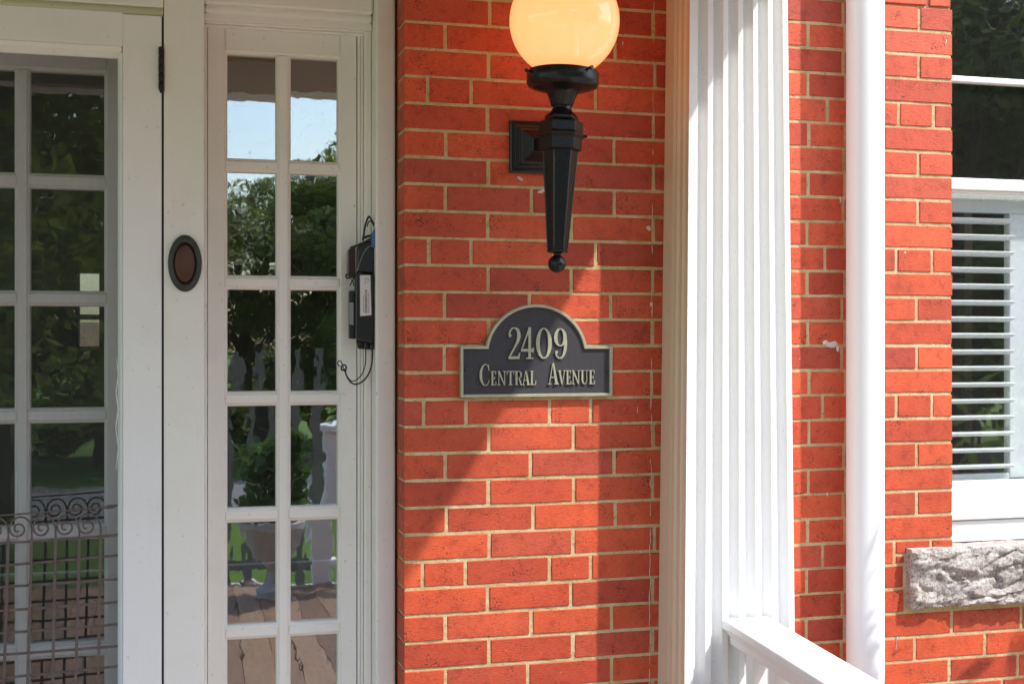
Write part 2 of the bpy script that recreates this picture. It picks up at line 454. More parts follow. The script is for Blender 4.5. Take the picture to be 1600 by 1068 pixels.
# ================================================================== TREES, HEDGE, PLANTER (garden in front of the house)
def leaf_cloud(centres, n, size, seed):
    rr = random.Random(seed); m = MB(); V = []; Fc = []
    for i in range(n):
        c, rad = centres[rr.randrange(len(centres))]
        while True:
            d = Vector((rr.uniform(-1,1), rr.uniform(-1,1), rr.uniform(-1,1)))
            if .25 < d.length < 1: break
        d = d.normalized() * (d.length ** .5)
        p = Vector(c) + Vector((d.x*rad, d.y*rad, d.z*rad*.8))
        a = Vector((rr.gauss(0,1), rr.gauss(0,1), rr.gauss(0,1))).normalized()
        b = a.orthogonal().normalized(); s = size * rr.uniform(.6, 1.4)
        o = len(V)
        V += [p - a*s, p + b*s*.45, p + a*s, p - b*s*.45]; Fc.append((o, o+1, o+2, o+3))
    m.v = [tuple(v) for v in V]; m.f = Fc
    return m
def tree_parts(seed, h, n=26000, size=.062):
    rr = random.Random(seed)
    tm = MB()
    tm.tube([(0,0,0),(.05,.02,h*.2),(rr.uniform(-.1,.1),0,h*.45),(rr.uniform(-.2,.2),.1,h*.85)], [h*.035,h*.028,h*.02,h*.006], 8)
    cs = []
    for k in range(20):
        a = rr.uniform(0, 6.28); z = rr.uniform(.22, .92)*h; rad = h*.30*math.sin(min(1, (1.12-z/h)*1.8)*1.5)
        c = Vector((math.cos(a)*rad*rr.uniform(.4,1.1), math.sin(a)*rad*rr.uniform(.4,1.1), z))
        cs.append((c, h*rr.uniform(.09, .19)))
        tm.tube([(0,0,z*.55), tuple(c*.6 + Vector((0,0,z*.25))), tuple(c)], [h*.010, h*.007, h*.003], 5)
    return tm.mesh('trunk', BARK), leaf_cloud(cs, n, size, seed+50).mesh('crown', LEAF)
T = [tree_parts(3, 6.0), tree_parts(11, 6.6), tree_parts(23, 5.2)]
spots = [(-2.05,-12.0,1,1.03),(-9.5,-22.5,0,1.0),(-6.3,-21.5,1,.93),(-3.2,-22.8,2,1.1),(-1.0,-21.5,0,.92),(1.3,-22.6,1,.78),(3.9,-21.6,2,.98),
         (6.6,-22.4,0,1.05),(9.8,-21.5,1,1.0),(12.6,-19.8,2,1.15),(15.4,-20.8,0,1.1),(18.0,-18.6,1,1.1),(21.0,-18.5,2,1.3),(13.9,-14.9,0,1.25),(10.6,-12.2,2,1.2),(19,-12.8,1,1.3)]
tl = ['nearest one, a little left of the porch', 'furthest left of the row', 'second from the left of the row', 'third from the left, wide and low', 'behind the stone urn', 'shortest, with sky over its top',
      'right behind the white balustrade', 'tall, right of the balustrade', 'right of the lawn', 'beyond the road bend', 'rear one of the right-hand clump', 'standing towards the far right',
      'at the far right end', 'near the road, right-hand side', 'nearest to the house on the right', 'near the road at the far right']
for i, (x, y, k, s) in enumerate(spots):
    t = thing('leafy_tree', 'green leafy garden tree, ' + tl[i], 'tree', (x, y, -.55), 'garden trees opposite the porch')
    a = rnd(0, 6.28)
    for nm, me in (('trunk', T[k][0]), ('crown', T[k][1])):
        o = bpy.data.objects.new(nm, me); COL.objects.link(o); o.parent = t
    t.rotation_euler.z = a; t.scale = (s*1.25, s*1.25, (s*1.32 if not -2 < x < 6 else 5.7/(6.0, 6.6, 5.2)[k]))
# understory hedge
hc = [((x, rnd(-.4,.4), rnd(.3,1.4)), rnd(.5,.8)) for x in [i*.55-14 for i in range(60)]]
hd = leaf_cloud(hc, 60000, .07, 5).build('hedge', LEAF); hd.location = (1, -24.2, -.5)
tag(hd, 'long clipped hedge running behind the garden trees', 'hedge')

# planter urn with a plant, seen mirrored in the sidelight
ux, uy = .55, -4.45
ur = thing('garden_urn', 'pale stone urn planter with a leafy plant on the porch boards', 'planter', (ux, uy, 0))
MB().lathe([(.15,0),(.15,.05),(.07,.09),(.06,.16),(.12,.22),(.20,.32),(.23,.42),(.25,.44),(.25,.47),(.20,.47),(.18,.43)], 28, (ux,uy,.001)).build('pot', mat_simple('pale_stone', (.40,.40,.40), rough=.8), ur, angle=40)
pc = [((ux+rnd(-.14,.14), uy+rnd(-.14,.14), rnd(.52,.95)), rnd(.08,.18)) for i in range(12)]
leaf_cloud(pc, 900, .045, 8).build('foliage', LEAF2, ur)
sm = MB()
for i in range(7): sm.tube([(ux,uy,.43),(ux+rnd(-.08,.08),uy+rnd(-.08,.08),.62),(ux+rnd(-.16,.16),uy+rnd(-.16,.16),.85)], [.006,.005,.003], 5)
sm.build('stem', BARK, ur)
# white balustrade at the edge of the porch
bl = thing('garden_balustrade', 'white balustrade with a square post at the front edge of the porch', 'railing', (1.6, -4.9, 0))
MB().box(.86, 1.0, -4.97, -4.83, .001, .98).build('post', WHITE, bl, bevel=.006)
MB().box(.83, 1.03, -5.0, -4.80, .981, 1.02).build('post_cap', WHITE, bl, bevel=.006)
MB().box(1.001, 3.6, -4.96, -4.82, .84, .90).build('handrail', WHITE, bl, bevel=.006)
MB().box(1.001, 3.6, -4.93, -4.85, .10, .15).build('bottom_rail', WHITE, bl)
me = MB().lathe([(.03,0),(.03,.06),(.018,.09),(.045,.22),(.02,.5),(.03,.62),(.03,.69)], 12).mesh('baluster', WHITE, True)
for i in range(18):
    o = link('baluster', me, bl); o.location = (1.15+i*.14, -4.89, .15)
# grey slatted fence out on the lawn edge
gs = thing('picket_screen', 'run of tall weathered grey slats standing on the lawn', 'fence', (-.2, -6.6, -.55))
GREYW = mat_simple('weathered_grey_wood', (.13,.13,.10), rough=.9)
me = MB().box(-.035, .035, -.012, .012, 0, 2.0).mesh('slat', GREYW)
for i in range(6):
    o = link('slat', me, gs); o.location = (.28+i*.17, -6.6, -.55)
MB().box(.2, 1.2, -6.63, -6.613, -.2, -.12).build('rail', GREYW, gs)
MB().box(.2, 1.2, -6.63, -6.613, .6, .68).build('rail', GREYW, gs)

# shrub right of the picture: its topmost leaves throw the small shadows low on the wall
def cane_shrub(name, label, cx, cy, spec):
    t = thing(name, label, 'shrub', (cx, cy, -.5))
    st = MB(); lf = MB(); rr = random.Random(4)
    for (x, y, z) in spec:
        p0 = Vector((cx+rr.uniform(-.1,.1), cy+rr.uniform(-.1,.1), -.54)); p1 = Vector((x, y, z)); mid = (p0+p1)/2 + Vector((.06,0,.15))
        st.tube([p0, mid, p1], [.009,.006,.002], 5)
        for k in range(9):
            q = mid.lerp(p1, k/8)
            for s_ in (-1, 1):
                d = Vector((rr.uniform(-.6,.6)+s_*.7, rr.uniform(-.5,.5), rr.uniform(.1,.9))).normalized(); L = rr.uniform(.09,.15)
                sd_ = d.orthogonal().normalized()*L*.13
                lf.add([q, q+d*L*.5+sd_, q+d*L, q+d*L*.5-sd_], [(0,1,2,3)])
    st.build('stem', BARK, t); lf.build('foliage', LEAF2, t)
cane_shrub('tall_shrub', 'tall leafy cane shrub growing beside the window right of the picture', 2.75, -.75,
           [(2.24,-.68,1.70),(2.32,-.60,1.52),(2.62,-.42,1.40),(2.80,-.42,1.38),(2.95,-.5,1.5),(2.7,-.7,1.35),(2.20,-.60,1.60),(2.18,-.66,1.45),(2.14,-.66,1.30),(2.22,-.60,1.80),(2.27,-.58,1.74),(2.31,-.62,1.84),(2.25,-.55,1.70)])

# ================================================================== BRICK WALL
wall = thing('brick_wall', 'red brick house wall with pale mortar joints behind lamp, plaque and downspout', 'wall', (X0, 0, 0))
PITCH = .0676
ZL0 = H + .8015
def zl(r): return ZL0 - r*PITCH
XW = UX(1488, 0)                         # left side of the window opening
XW2 = XW + 1.05
ZSB = UZ(1428, 951.7, -.03)              # underside of the stone sill
ZST = UZ(1428, 858.6, -.03)
mb = MB()
MY = .009
mb.box(X0+.003, XW-.003, MY, .34, -.5, 4.3)
mb.box(XW-.003, XW2, MY, .34, -.5, ZSB+.02)
mb.box(XW-.003, XW2, MY, .34, 3.0, 4.3)
mb.box(XW2, 5.2, MY, .34, -.5, 4.3)
def sheet(x0, x1, z0, z1, step=.0065):
    nx, nz = int((x1-x0)/step), int((z1-z0)/step); o = len(mb.v)
    for j in range(nz+1):
        for i in range(nx+1):
            x = x0 + (x1-x0)*i/nx; z = z0 + (z1-z0)*j/nz
            d = noise.noise(Vector((x*70, z*70, 3)))*.0011 + noise.noise(Vector((x*22, z*22, 9)))*.0009
            mb.v.append((x, .0024 + d, z))
    for j in range(nz):
        for i in range(nx):
            a = o + j*(nx+1) + i; mb.f.append((a, a+1, a+nx+2, a+nx+1))
sheet(X0+.003, UX(1074, 0), .56, 2.48)
sheet(UX(1165, 0), XW-.003, .56, 2.48)
sheet(XW-.003, XW+.62, .56, ZSB+.01)
mb.build('mortar', MORTAR, wall)

def brick_mb(x0, x1, z0, z1, depth=.03, j=.0012, mbx=None):
    """one brick: irregular arrises, slightly pillowed front at y = 0"""
    m = mbx or MB()
    cx, cz = (x0+x1)/2, (z0+z1)/2
    yb = rnd(-.0009, .0009)
    cr = [rnd(.0006, .0022) for _ in range(8)]
    jz = [rnd(-j, j)*.45 for _ in range(4)]
    per = [(x0+cr[0], z0+jz[0]), (cx+rnd(-.1,.1)*(x1-x0), z0+rnd(-j,j)*.5), (x1-cr[1], z0+jz[1]), (x1, z0+cr[2]), (x1, z1-cr[3]),
           (x1-cr[4], z1+jz[2]), (cx+rnd(-.1,.1)*(x1-x0), z1+rnd(-j,j)*.5), (x0+cr[5], z1+jz[3]), (x0, z1-cr[6]), (x0, z0+cr[7])]
    n = len(per); bv = .0016
    outer = [(x, yb+.0018, z) for x, z in per]
    inner = [(x + (bv if x < cx-.3*(x1-x0) else -bv if x > cx+.3*(x1-x0) else 0), yb, z + (bv if z < cz-.3*(z1-z0) else -bv if z > cz+.3*(z1-z0) else 0)) for x, z in per]
    back = [(x, depth, z) for (x, y, z) in outer]
    vs = back + outer + inner
    fs = [(i, (i+1) % n, n+(i+1) % n, n+i) for i in range(n)] + [(n+i, n+(i+1) % n, 2*n+(i+1) % n, 2*n+i) for i in range(n)]
    fs.append([2*n+i for i in range(n)])
    m.add(vs, fs); return m

def zx(z): return 620 + z/3.765          # enlarged-crop x -> photo x, pier
def rx(z): return 1225 + z/3.884         # the same, right of the pilaster
pier = {-1:[547,1030,1510], 0:[285,790,1285], 1:[540,1030,1520], 2:[183,437,925,1170], 3:[535,1030,1510], 4:[290,790,1278],
 5:[540,1030,1510], 6:[285,795,1280], 7:[535,1030,1510], 8:[190,438,925,1170], 9:[540,1027,1505], 10:[282,782,1260], 11:[540,1030,1505],
 12:[280,780,1262], 13:[540,1030,1500], 14:[158,407,900,1143], 15:[543,1040,1510], 16:[287,788,1280], 17:[540,1043,1505], 18:[292,803,1287],
 19:[545,1037,1515], 20:[152,405,900,1140], 21:[537,1025,1505], 22:[287,792,1265], 23:[543,1037,1505], 24:[288,772,1265], 25:[543,1037,1505]}
right = {-2:[362,590,822], -1:[148,375,603], 0:[362,590,820], 1:[148,375,603], 2:[265,480,698,910], 3:[152,375,603], 4:[365,590,818], 5:[147,370,603],
 6:[362,585,815], 7:[142,370,600], 8:[250,470,685,900], 9:[142,370,600], 10:[352,580,805], 11:[145,370,600], 12:[350,580,808], 13:[153,375,603],
 14:[235,460,683,900], 15:[153,375,603], 16:[365,590,808], 17:[150,375,603], 18:[360,585,808], 19:[145,370,603], 20:[235,455,672,895],
 21:[138,370,603], 22:[357,585], 23:[137,370,603,1020], 24:[350,585,795], 25:[140,370,600,1005], 26:[355,585,820]}
VJ, BJ = .0094, .0080
nb_ = 0
def put(x0, x1, r, depth=.03, left=False, zt=None, zb=None):
    global nb_
    a = x0 + (0 if left else VJ/2) + rnd(-.0007, .0007); b = x1 - VJ/2 + rnd(-.0007, .0007)
    t = (zl(r) - BJ/2 if zt is None else zt) + rnd(-.0006, .0006)
    c = (zl(r+1) + BJ/2 if zb is None else zb) + rnd(-.0006, .0006)
    brick_mb(a, b, c, t, depth).build('brick', BRICK, wall); nb_ += 1
XPE = UX(1071, 0); XMS = UX(1172, 0)
pier[-2] = pier[0]
for r, js in pier.items():
    xs_ = [X0] + [UX(zx(q), 0) for q in js] + [XPE]
    for i in range(len(xs_)-1):
        put(xs_[i], xs_[i+1], r, depth=.094 if i == 0 else .03, left=(i == 0))
XSILL = UX(1412, 0)
for r, js in right.items():
    js = [UX(rx(q), 0) for q in js]
    if r <= 19: end = XW
    elif r == 20: end = XW
    elif r in (21, 22): end = XSILL + .004
    else: end = UX(1660, 0)
    if r == 23: js.append(UX(1596, 0))
    if r == 24: js += [UX(1539.6, 0), UX(1650, 0)]
    if r == 25: js += [UX(1591.4, 0)]
    if r == 26: js += [UX(1457, 0), UX(1567, 0)]
    xs_ = [XMS] + [q for q in js if q < end-.01] + [end + (VJ/2 if r not in (21, 22) else 0)]
    for i in range(len(xs_)-1):
        if r == 20 and i >= len(xs_)-3:
            put(xs_[i], xs_[i+1], r, zb=zl(20)-BJ/2-.033)
            if i == len(xs_)-3:
                put(xs_[i], XSILL+.006, r, zt=zl(20)-BJ/2-.033-.008)
        else:
            put(xs_[i], xs_[i+1], r)
# the courses outside the picture, joined
ex = MB()
for r in range(-28, 38):
    off = (.11 if r % 2 else 0)
    def run(xa, xb):
        x = xa
        while x < xb - .03:
            e = min(x + .213, xb)
            if e - x > .03: brick_mb(x+VJ/2, e-VJ/2, zl(r+1)+BJ/2, zl(r)-BJ/2, .03, mbx=ex)
            x = e if x > xa or not off else e
    if r < -2: run(X0-.004+ (0), XW if r > -16 else 5.0)
    if r < -2 and r <= -10: run(XW, 5.0)
    if r > 26: run(X0-.004, 5.0)
    elif r >= -15: run(XW2 if r < 23 else UX(1662, 0), 5.0)
tag(ex.build('brick_courses', BRICK, wall), kind='stuff')

# smears of old paint and caulk
PSM = mat_simple('old_white_smear', (.62,.58,.52), rough=.8, var=.2, scale=60)
def smear(px, py, w_, h_, yp=-.0008, n=11, m=PSM, ang=0):
    X, Z = U(px, py, yp); mbq = MB(); vs = [(X, yp-.0022, Z)]
    for k in range(n):
        a = 2*math.pi*k/n; q = rnd(.55, 1.1)
        dx, dz = math.cos(a)*w_*q, math.sin(a)*h_*q
        vs.append((X+dx*math.cos(ang)-dz*math.sin(ang), yp, Z+dx*math.sin(ang)+dz*math.cos(ang)))
    mbq.add(vs, [(0, 1+(k+1) % n, 1+k) for k in range(n)])
    # skirt reaching into the wall
    o = len(mbq.v); mbq.add([(v[0], .006, v[2]) for v in vs[1:]], [])
    for k in range(n): mbq.f.append((1+k, 1+(k+1) % n, o+(k+1) % n, o+k))
    return mbq.build('paint_smear', m, wall)
smear(1300, 538, .022, .010); smear(1290, 535, .013, .007); smear(1309, 545, .005, .012)
smear(813, 279, .011, .004, ang=-.6); smear(845, 299, .014, .005, ang=.3); smear(1014, 356, .007, .008)
smear(1478, 66, .0025, .010, ang=-.3); smear(1401, 1002, .0015, .022, ang=-.1); smear(1402, 996, .004, .002)
smear(1313, 312, .0013, .010); smear(1018, 475, .005, .009, ang=.2); smear(973, 68, .0018, .006)
smear(996, 640, .0012, .011); smear(1414, 395, .003, .004); smear(1293, 772, .002, .007)
# dribbled caulk line down the right of the pier
dr = MB(); pts = []; zt = H+1.0
XD0, XD1 = UX(1022, 0), UX(1014, 0)
k = 0
z = H + .98
while z > .3:
    L = rnd(.012, .05); xx = XD1 + (XD0-XD1)*((z-.6)/1.9) + rnd(-.0015, .0015)
    if rnd(0,1) < .62:
        wv = rnd(.0006, .0014)
        dr.tube([(xx, -.0006, z), (xx+rnd(-.0015,.0015), -.0012, z-L*.5), (xx+rnd(-.001,.001), -.0006, z-L)], [wv*.5, wv, wv*.5], 5)
    z -= L
dr.build('caulk_dribble', PSM, wall)

# ================================================================== PILASTER
PD = .158
pil = thing('fluted_pilaster', 'tall white fluted pilaster against the brick between lamp and downspout', 'column', (UX(1155,-PD), -PD/2, 0))
def edges(z):
    """left and right X of the front face at height z (the shaft widens downwards)"""
    f = (z - UZ(1075, 1068, -PD)) / (UZ(1075, 0, -PD) - UZ(1075, 1068, -PD))
    l = UX(1069.5, -PD)*(1-f) + UX(1078, -PD)*f
    r = UX(1242.5, -PD)*(1-f) + UX(1231, -PD)*f
    li = UX(1028, 0)*(1-f) + UX(1041, 0)*f
    return l, r, li
def section(z):
    l, r, li = edges(z); w_ = r - l; pts = []
    m = .012
    pts.append((l, -PD))                                   # front left arris
    N_ = 6; pitch = (w_ - .018) / (N_ + .15)
    for k in range(N_):
        a = l + .010 + k*pitch + pitch*.30; b = l + .010 + (k+1)*pitch - .001
        pts.append((a, -PD))
        for q in range(1, 8):
            t = q/8; x = a + (b-a)*t
            d = .019*math.sin(math.pi*(t**.82))**.8
            pts.append((x, -PD + d))
        pts.append((b, -PD))
    pts.append((r, -PD)); pts.append((r, .0))
    pts.append((li, .0))
    # stepped mouldings on the left flank, from the wall outwards
    def s(f_, off): return (li + (l-li)*f_ - off, -PD*f_)
    pts += [s(.36, 0), s(.37, -.006), s(.47, -.006), s(.50, .001), s(.57, .002), s(.60, -.004), s(.68, -.004), s(.71, .001), s(.80, .002), s(.83, -.003), s(.94, -.003), s(.95, 0)]
    return pts
shaft = MB()
zsl = [0.0, .5, 1.0, 1.5, 2.0, HB-.001]
rings = [section(z) for z in zsl]; n = len(rings[0])
vs = [(p[0], p[1], z) for rg, z in zip(rings, zsl) for p in rg]
fs = [(i*n+k, i*n+(k+1) % n, (i+1)*n+(k+1) % n, (i+1)*n+k) for i in range(len(zsl)-1) for k in range(n)]
shaft.add(vs, fs)
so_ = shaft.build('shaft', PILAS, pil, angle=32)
so_.data.materials.append(BOUNCE_TAN)
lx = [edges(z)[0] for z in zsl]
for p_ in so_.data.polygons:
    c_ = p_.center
    if c_.x < edges(c_.z)[0] + .0045 and abs(p_.normal.z) < .5 and c_.y > -PD+.002: p_.material_index = 1  # left side faces get the painted-in bounce tint

# ================================================================== PORCH RAILING
yr0 = -PD - .001
xa, zr = U(1127, 966, yr0)
xb = UX(1204, yr0)
rail = thing('porch_railing', 'white wooden porch railing running out from the fluted pilaster', 'railing', (xa, yr0, 0))
sl = math.tan(R(3.1)); Lr = 2.9
def swept(prof, name, y0=yr0, y1=yr0-Lr):
    m = MB()
    p0 = [(x, z) for x, z in prof]; dz = (y0-y1)*sl
    m.prism([(x, z - (yr0-y0)*sl) for x, z in p0], 'y', y0, y1, [(x, z - (yr0-y1)*sl) for x, z in p0])
    return m.build(name, WHITE, rail, bevel=.004)
swept([(xa, zr-.018), (xa+.006, zr-.002), (xa+.014, zr), (xb-.014, zr), (xb-.006, zr-.002), (xb, zr-.018), (xb-.004, zr-.026), (xa+.004, zr-.026)], 'handrail')
ca, cb_ = xa+.014, xb-.014
swept([(ca, zr-.0265), (cb_, zr-.0265), (cb_, zr-.035), (cb_-.008, zr-.045), (cb_-.010, zr-.066), (ca+.010, zr-.066), (ca+.008, zr-.045), (ca, zr-.035)], 'rail_moulding')
cx_ = (xa+xb)/2
swept([(cx_-.03, .14), (cx_+.03, .14), (cx_+.03, .20), (cx_-.03, .20)], 'bottom_rail')
for i in range(23):
    y = yr0 - .06 - i*.12
    dz = (yr0-y)*sl
    MB().box(cx_-.019, cx_+.019, y-.019, y+.019, .201-dz, zr-.0665-dz-.001).build('baluster', WHITE, rail, bevel=.003)
yn = yr0-Lr-.1
MB().box(cx_-.06, cx_+.06, yn-.06, yn+.06, 0, 1.0).build('newel_post', WHITE, rail, bevel=.004)

# ================================================================== DOWNSPOUT
sx, sy, sr_ = UX(1352, -.069), -.069, .0505
dp = thing('downspout', 'round white downspout running down the brick wall right of the pilaster', 'downspout', (sx, sy, 0))
MB().lathe([(sr_, -.5), (sr_, 4.2)], 56, (sx, sy, 0)).build('pipe', PIPE, dp, angle=40)
MB().lathe([(sr_+.002, 2.95), (sr_+.004, 2.955), (sr_+.004, 2.975), (sr_+.002, 2.98)], 56, (sx, sy, 0)).build('strap', PIPE, dp, angle=40)
MB().box(sx-.01, sx+.01, sy+.049, .0, .2, .23).build('bracket', PIPE, dp)

# ================================================================== DOORWAY FRAME (casings, mullion, heads)
YC = .096
fr = thing('doorway_frame', 'cream painted wooden doorway frame around the door and the narrow sidelight', 'door frame', (UX(290, YC), YC, 0))
def slab(name, x0, x1, y0, y1, z0, z1, m=TRIM, parent=None, bev=.003):
    return MB().box(x0, x1, y0, y1, z0, z1).build(name, m, parent or fr, bevel=bev)
xm0, xm1 = UX(256, YC), UX(319.5, YC)
ZT = 2.72
slab('mullion', xm0, xm1, YC, .30, 0, ZT)
xc0, xc1 = UX(587, YC), UX(618, YC)
slab('casing', xc0, xc1, YC, .30, 0, ZT, bev=.006)
# quarter round down the reveal
xs0 = UX(324, .18); xs1 = UX(557.5, .18)
def vbar(name, x0, x1, y0, y1, z0, z1, m=TRIM, parent=None, bev=.004): return slab(name, x0, x1, y0, y1, z0, z1, m, parent, bev)
zsash = UZ(393, 47, .18)
vbar('stop_moulding', xm1+.0005, xs0-.0015, .150, .235, 0, zsash)
q = [xc0-.0005, UX(569, .16), xs1+.0015]
vbar('stop_moulding', q[1], q[0], .160, .30, 0, zsash+.028)
vbar('stop_moulding', (q[1]+q[2])/2+.001, q[1]-.0005, .168, .235, 0, zsash+.014, bev=.005)
vbar('stop_moulding', q[2], (q[1]+q[2])/2+.0005, .174, .235, 0, zsash+.002, bev=.002)
# head of the sidelight: stack of mouldings
def zh(py, yp): return UZ(322, py, yp)
for (py0, py1, yy, b) in ((-60, 5, .128, .006), (5, 20, .140, .009), (20, 31.5, .150, .003), (31.5, 36, .160, .003), (36.3, 41, .166, .004)):
    slab('head_moulding', xm1+.001, xc0-.001, yy, .25, zh(py1, yy), zh(py0, yy)-.0006, bev=b)
# head over the door
xdl = -1.36
def zd(py, yp): return UZ(194, py, yp)
slab('head_board', xdl, xm0-.001, .092, .30, zd(8, .092), ZT)
gm = MB().tube([(xdl, .105, zd(14.0, .095)), (xm0-.0015, .105, zd(14.0, .095))], .011, 16)
gm.build('head_bead', BEAD_TINT, fr, smooth=True)
slab('jamb', xdl, xdl+.05, YC, .34, 0, zd(22, .1))

# ------------------------------------------------------------------ sidelight
YS = .18
sl_ = thing('sidelight', 'narrow twelve-pane white sidelight window between the door mullion and the brick pier', 'window', (xs0, YS, 0))
def bar(name, x0, x1, z0, z1, y, ch, vertical, parent, m=TRIM, back=.034, ch2=None, dy=0.0):
    """glazing bar with a moulded bevel towards the glass on the sides flagged in ch"""
    mbx = MB(); y += dy
    a, b = ch
    if vertical:
        prof = [(x0+a, y), (x1-b, y), (x1-b*.7, y+.004), (x1-b*.35, y+.005), (x1, y+.011), (x1, y+back), (x0, y+back), (x0, y+.011), (x0+a*.35, y+.005), (x0+a*.7, y+.004)]
        mbx.prism(prof, 'z', z0, z1)
    else:
        prof = [(y, z0+a), (y, z1-b), (y+.004, z1-b*.7), (y+.005, z1-b*.35), (y+.011, z1), (y+back, z1), (y+back, z0), (y+.011, z0), (y+.005, z0+a*.35), (y+.004, z0+a*.7)]
        mbx.prism(prof, 'x', x0, x1)
    return mbx.build(name, m, parent)
C = .009
pl0, pl1, pr0, pr1 = [UX(v, YS+.012) for v in (355.3, 430.8, 454.2, 527)]
tops = [UZ(393, v, YS+.012) for v in (87, 270, 452.5, 633.8, 815.2, 997)]
bots = [UZ(393, v, YS+.012) for v in (248.5, 430, 611, 792, 973.8, 1155)]
zb_ = .35
bar('stile', xs0, pl0, 0, zsash, YS, (.001, C), True, sl_)
bar('stile', pr1, xs1, 0, zsash, YS, (C, .001), True, sl_)
bar('muntin', pl1, pr0, bots[5], tops[0], YS, (C, C), True, sl_, dy=.0003)
bar('top_rail', pl0-.004, pr1+.004, tops[0], zsash, YS, (C, .001), False, sl_, dy=.0006)
bar('bottom_rail', pl0-.004, pr1+.004, .35, bots[5], YS, (.001, C), False, sl_, dy=.0006)
MB().box(pl0-.003, pr1+.003, YS+.012, YS+.03, .05, .352).build('panel', TRIM, sl_)
for i in range(5):
    for (a, b) in ((pl0-.004, pl1+.004), (pr0-.004, pr1+.004)):
        bar('muntin', a, b, tops[i+1], bots[i], YS, (C, C), False, sl_, dy=.0008)
def pane(x0, x1, z0, z1, y, m, parent):
    mbx = MB(); a = [rnd(-.0012, .0012) for _ in range(4)]
    e = .003
    v = [(x0-e, y+a[0], z0-e), (x1+e, y+a[1], z0-e), (x1+e, y+a[2], z1+e), (x0-e, y+a[0]-a[1]+a[2], z1+e)]
    vb = [(p[0], p[1]+.003, p[2]) for p in v]
    mbx.add(v+vb, [(0,1,2,3),(7,6,5,4),(0,4,5,1),(1,5,6,2),(2,6,7,3),(3,7,4,0)])
    return mbx.build('pane', m, parent)
for i in range(6):
    pane(pl0, pl1, bots[i], tops[i], YS+.019, GLASS, sl_)
    pane(pr0, pr1, bots[i], tops[i], YS+.019, GLASS, sl_)

# ------------------------------------------------------------------ inner glass door
YF = .29
fd = thing('glazed_door', 'white many-paned inner door behind the insect screen and iron grille', 'door', (UX(100, YF), YF, 0))
WIN = mat_paint('inner_door_paint', (.74,.74,.73), amount=.2)
cols = [(-206, -117), (-92, 23), (48, 163)]
cols = [(UX(a, YF+.012), UX(b, YF+.012)) for a, b in cols]
tp = [UZ(105, v, YF+.012) for v in (114, 296, 478.3, 660.5, 843, 1026)]
bt = [UZ(105, v, YF+.012) for v in (272, 454, 636, 818, 1000.5, 1184)]
xfr = UX(250, YF)
bar('stile', cols[2][1], xfr, 0, 2.42, YF, (C, .001), True, fd, WIN)
bar('stile', cols[0][0]-.12, cols[0][0], 0, 2.42, YF, (.001, C), True, fd, WIN)
for k in (0, 1):
    bar('muntin', cols[k][1], cols[k+1][0], bt[5], tp[0], YF, (C, C), True, fd, WIN, dy=.0003)
bar('top_rail', cols[0][0]-.004, cols[2][1]+.004, tp[0], 2.42, YF, (C, .001), False, fd, WIN, dy=.0006)
bar('bottom_rail', cols[0][0]-.004, cols[2][1]+.004, 0, bt[5], YF, (.001, C), False, fd, WIN, dy=.0006)
for i in range(5):
    for (a, b) in cols:
        bar('muntin', a-.004, b+.004, tp[i+1], bt[i], YF, (C, C), False, fd, WIN, dy=.0008)
for i in range(6):
    for (a, b) in cols: pane(a, b, bt[i], tp[i], YF+.019, GLASSD, fd)

# ------------------------------------------------------------------ screen door
YD = .098
sdr = thing('screen_door', 'white wooden screen door with insect mesh and a rusty scrolled iron grille low down', 'door', (UX(254, YD), YD, 0))
so0, so1 = UX(183.5, YD), UX(252.6, YD)
zo_t = UZ(100, 84, YD); zd_t = UZ(100, 13.5, YD)
sol = so0 - .78
def stile(x0, x1, z0, z1, name): return MB().box(x0, x1, YD, YD+.034, z0, z1)
stile(so0+.012, so1, .02, UZ(250, 25, YD), 's').build('stile', WHITE, sdr, bevel=.003)
stile(sol-.10, sol, .02, zd_t, 's').build('stile', WHITE, sdr, bevel=.003)
xj = UX(194.5, YD)
MB().prism([(YD+.0006, zo_t+.026), (YD+.0006, zd_t), (YD+.034, zd_t), (YD+.034, zo_t+.026)], 'x', sol+.001, xj-.004).build('top_rail', WHITE, sdr, bevel=.002)
# sloping mouldings round the opening
MB().prism([(YD+.002, zo_t+.0255), (YD+.032, zo_t+.0255), (YD+.032, zo_t), (YD+.022, zo_t), (YD+.008, zo_t+.014)], 'x', sol, so0+.010).build('screen_moulding', WHITE, sdr, bevel=.0015)
MB().prism([(so0+.0115, YD+.002), (so0+.0115, YD+.032), (so0, YD+.032), (so0, YD+.020), (so0+.006, YD+.008)], 'z', .2, zo_t+.012).build('screen_moulding', WHITE, sdr, bevel=.0015)
MB().box(sol+.001, so0+.011, YD+.001, YD+.034, .02, .2).build('bottom_rail', WHITE, sdr, bevel=.003)
pe = MB()
pe.tube([(so0+.002, YD+.012, UZ(184, y_, YD)) if k % 2 else (so0-.003+rnd(-.002,.001), YD+.006, UZ(184, y_, YD)) for k, y_ in enumerate((560,585,612,640,668,700,735))], [.0006,.0014,.001,.0018,.001,.0013,.0005], 5)
tag(pe.build('peeling_caulk', PIPE, sdr), 'curled strip of caulk peeling off the screen moulding')
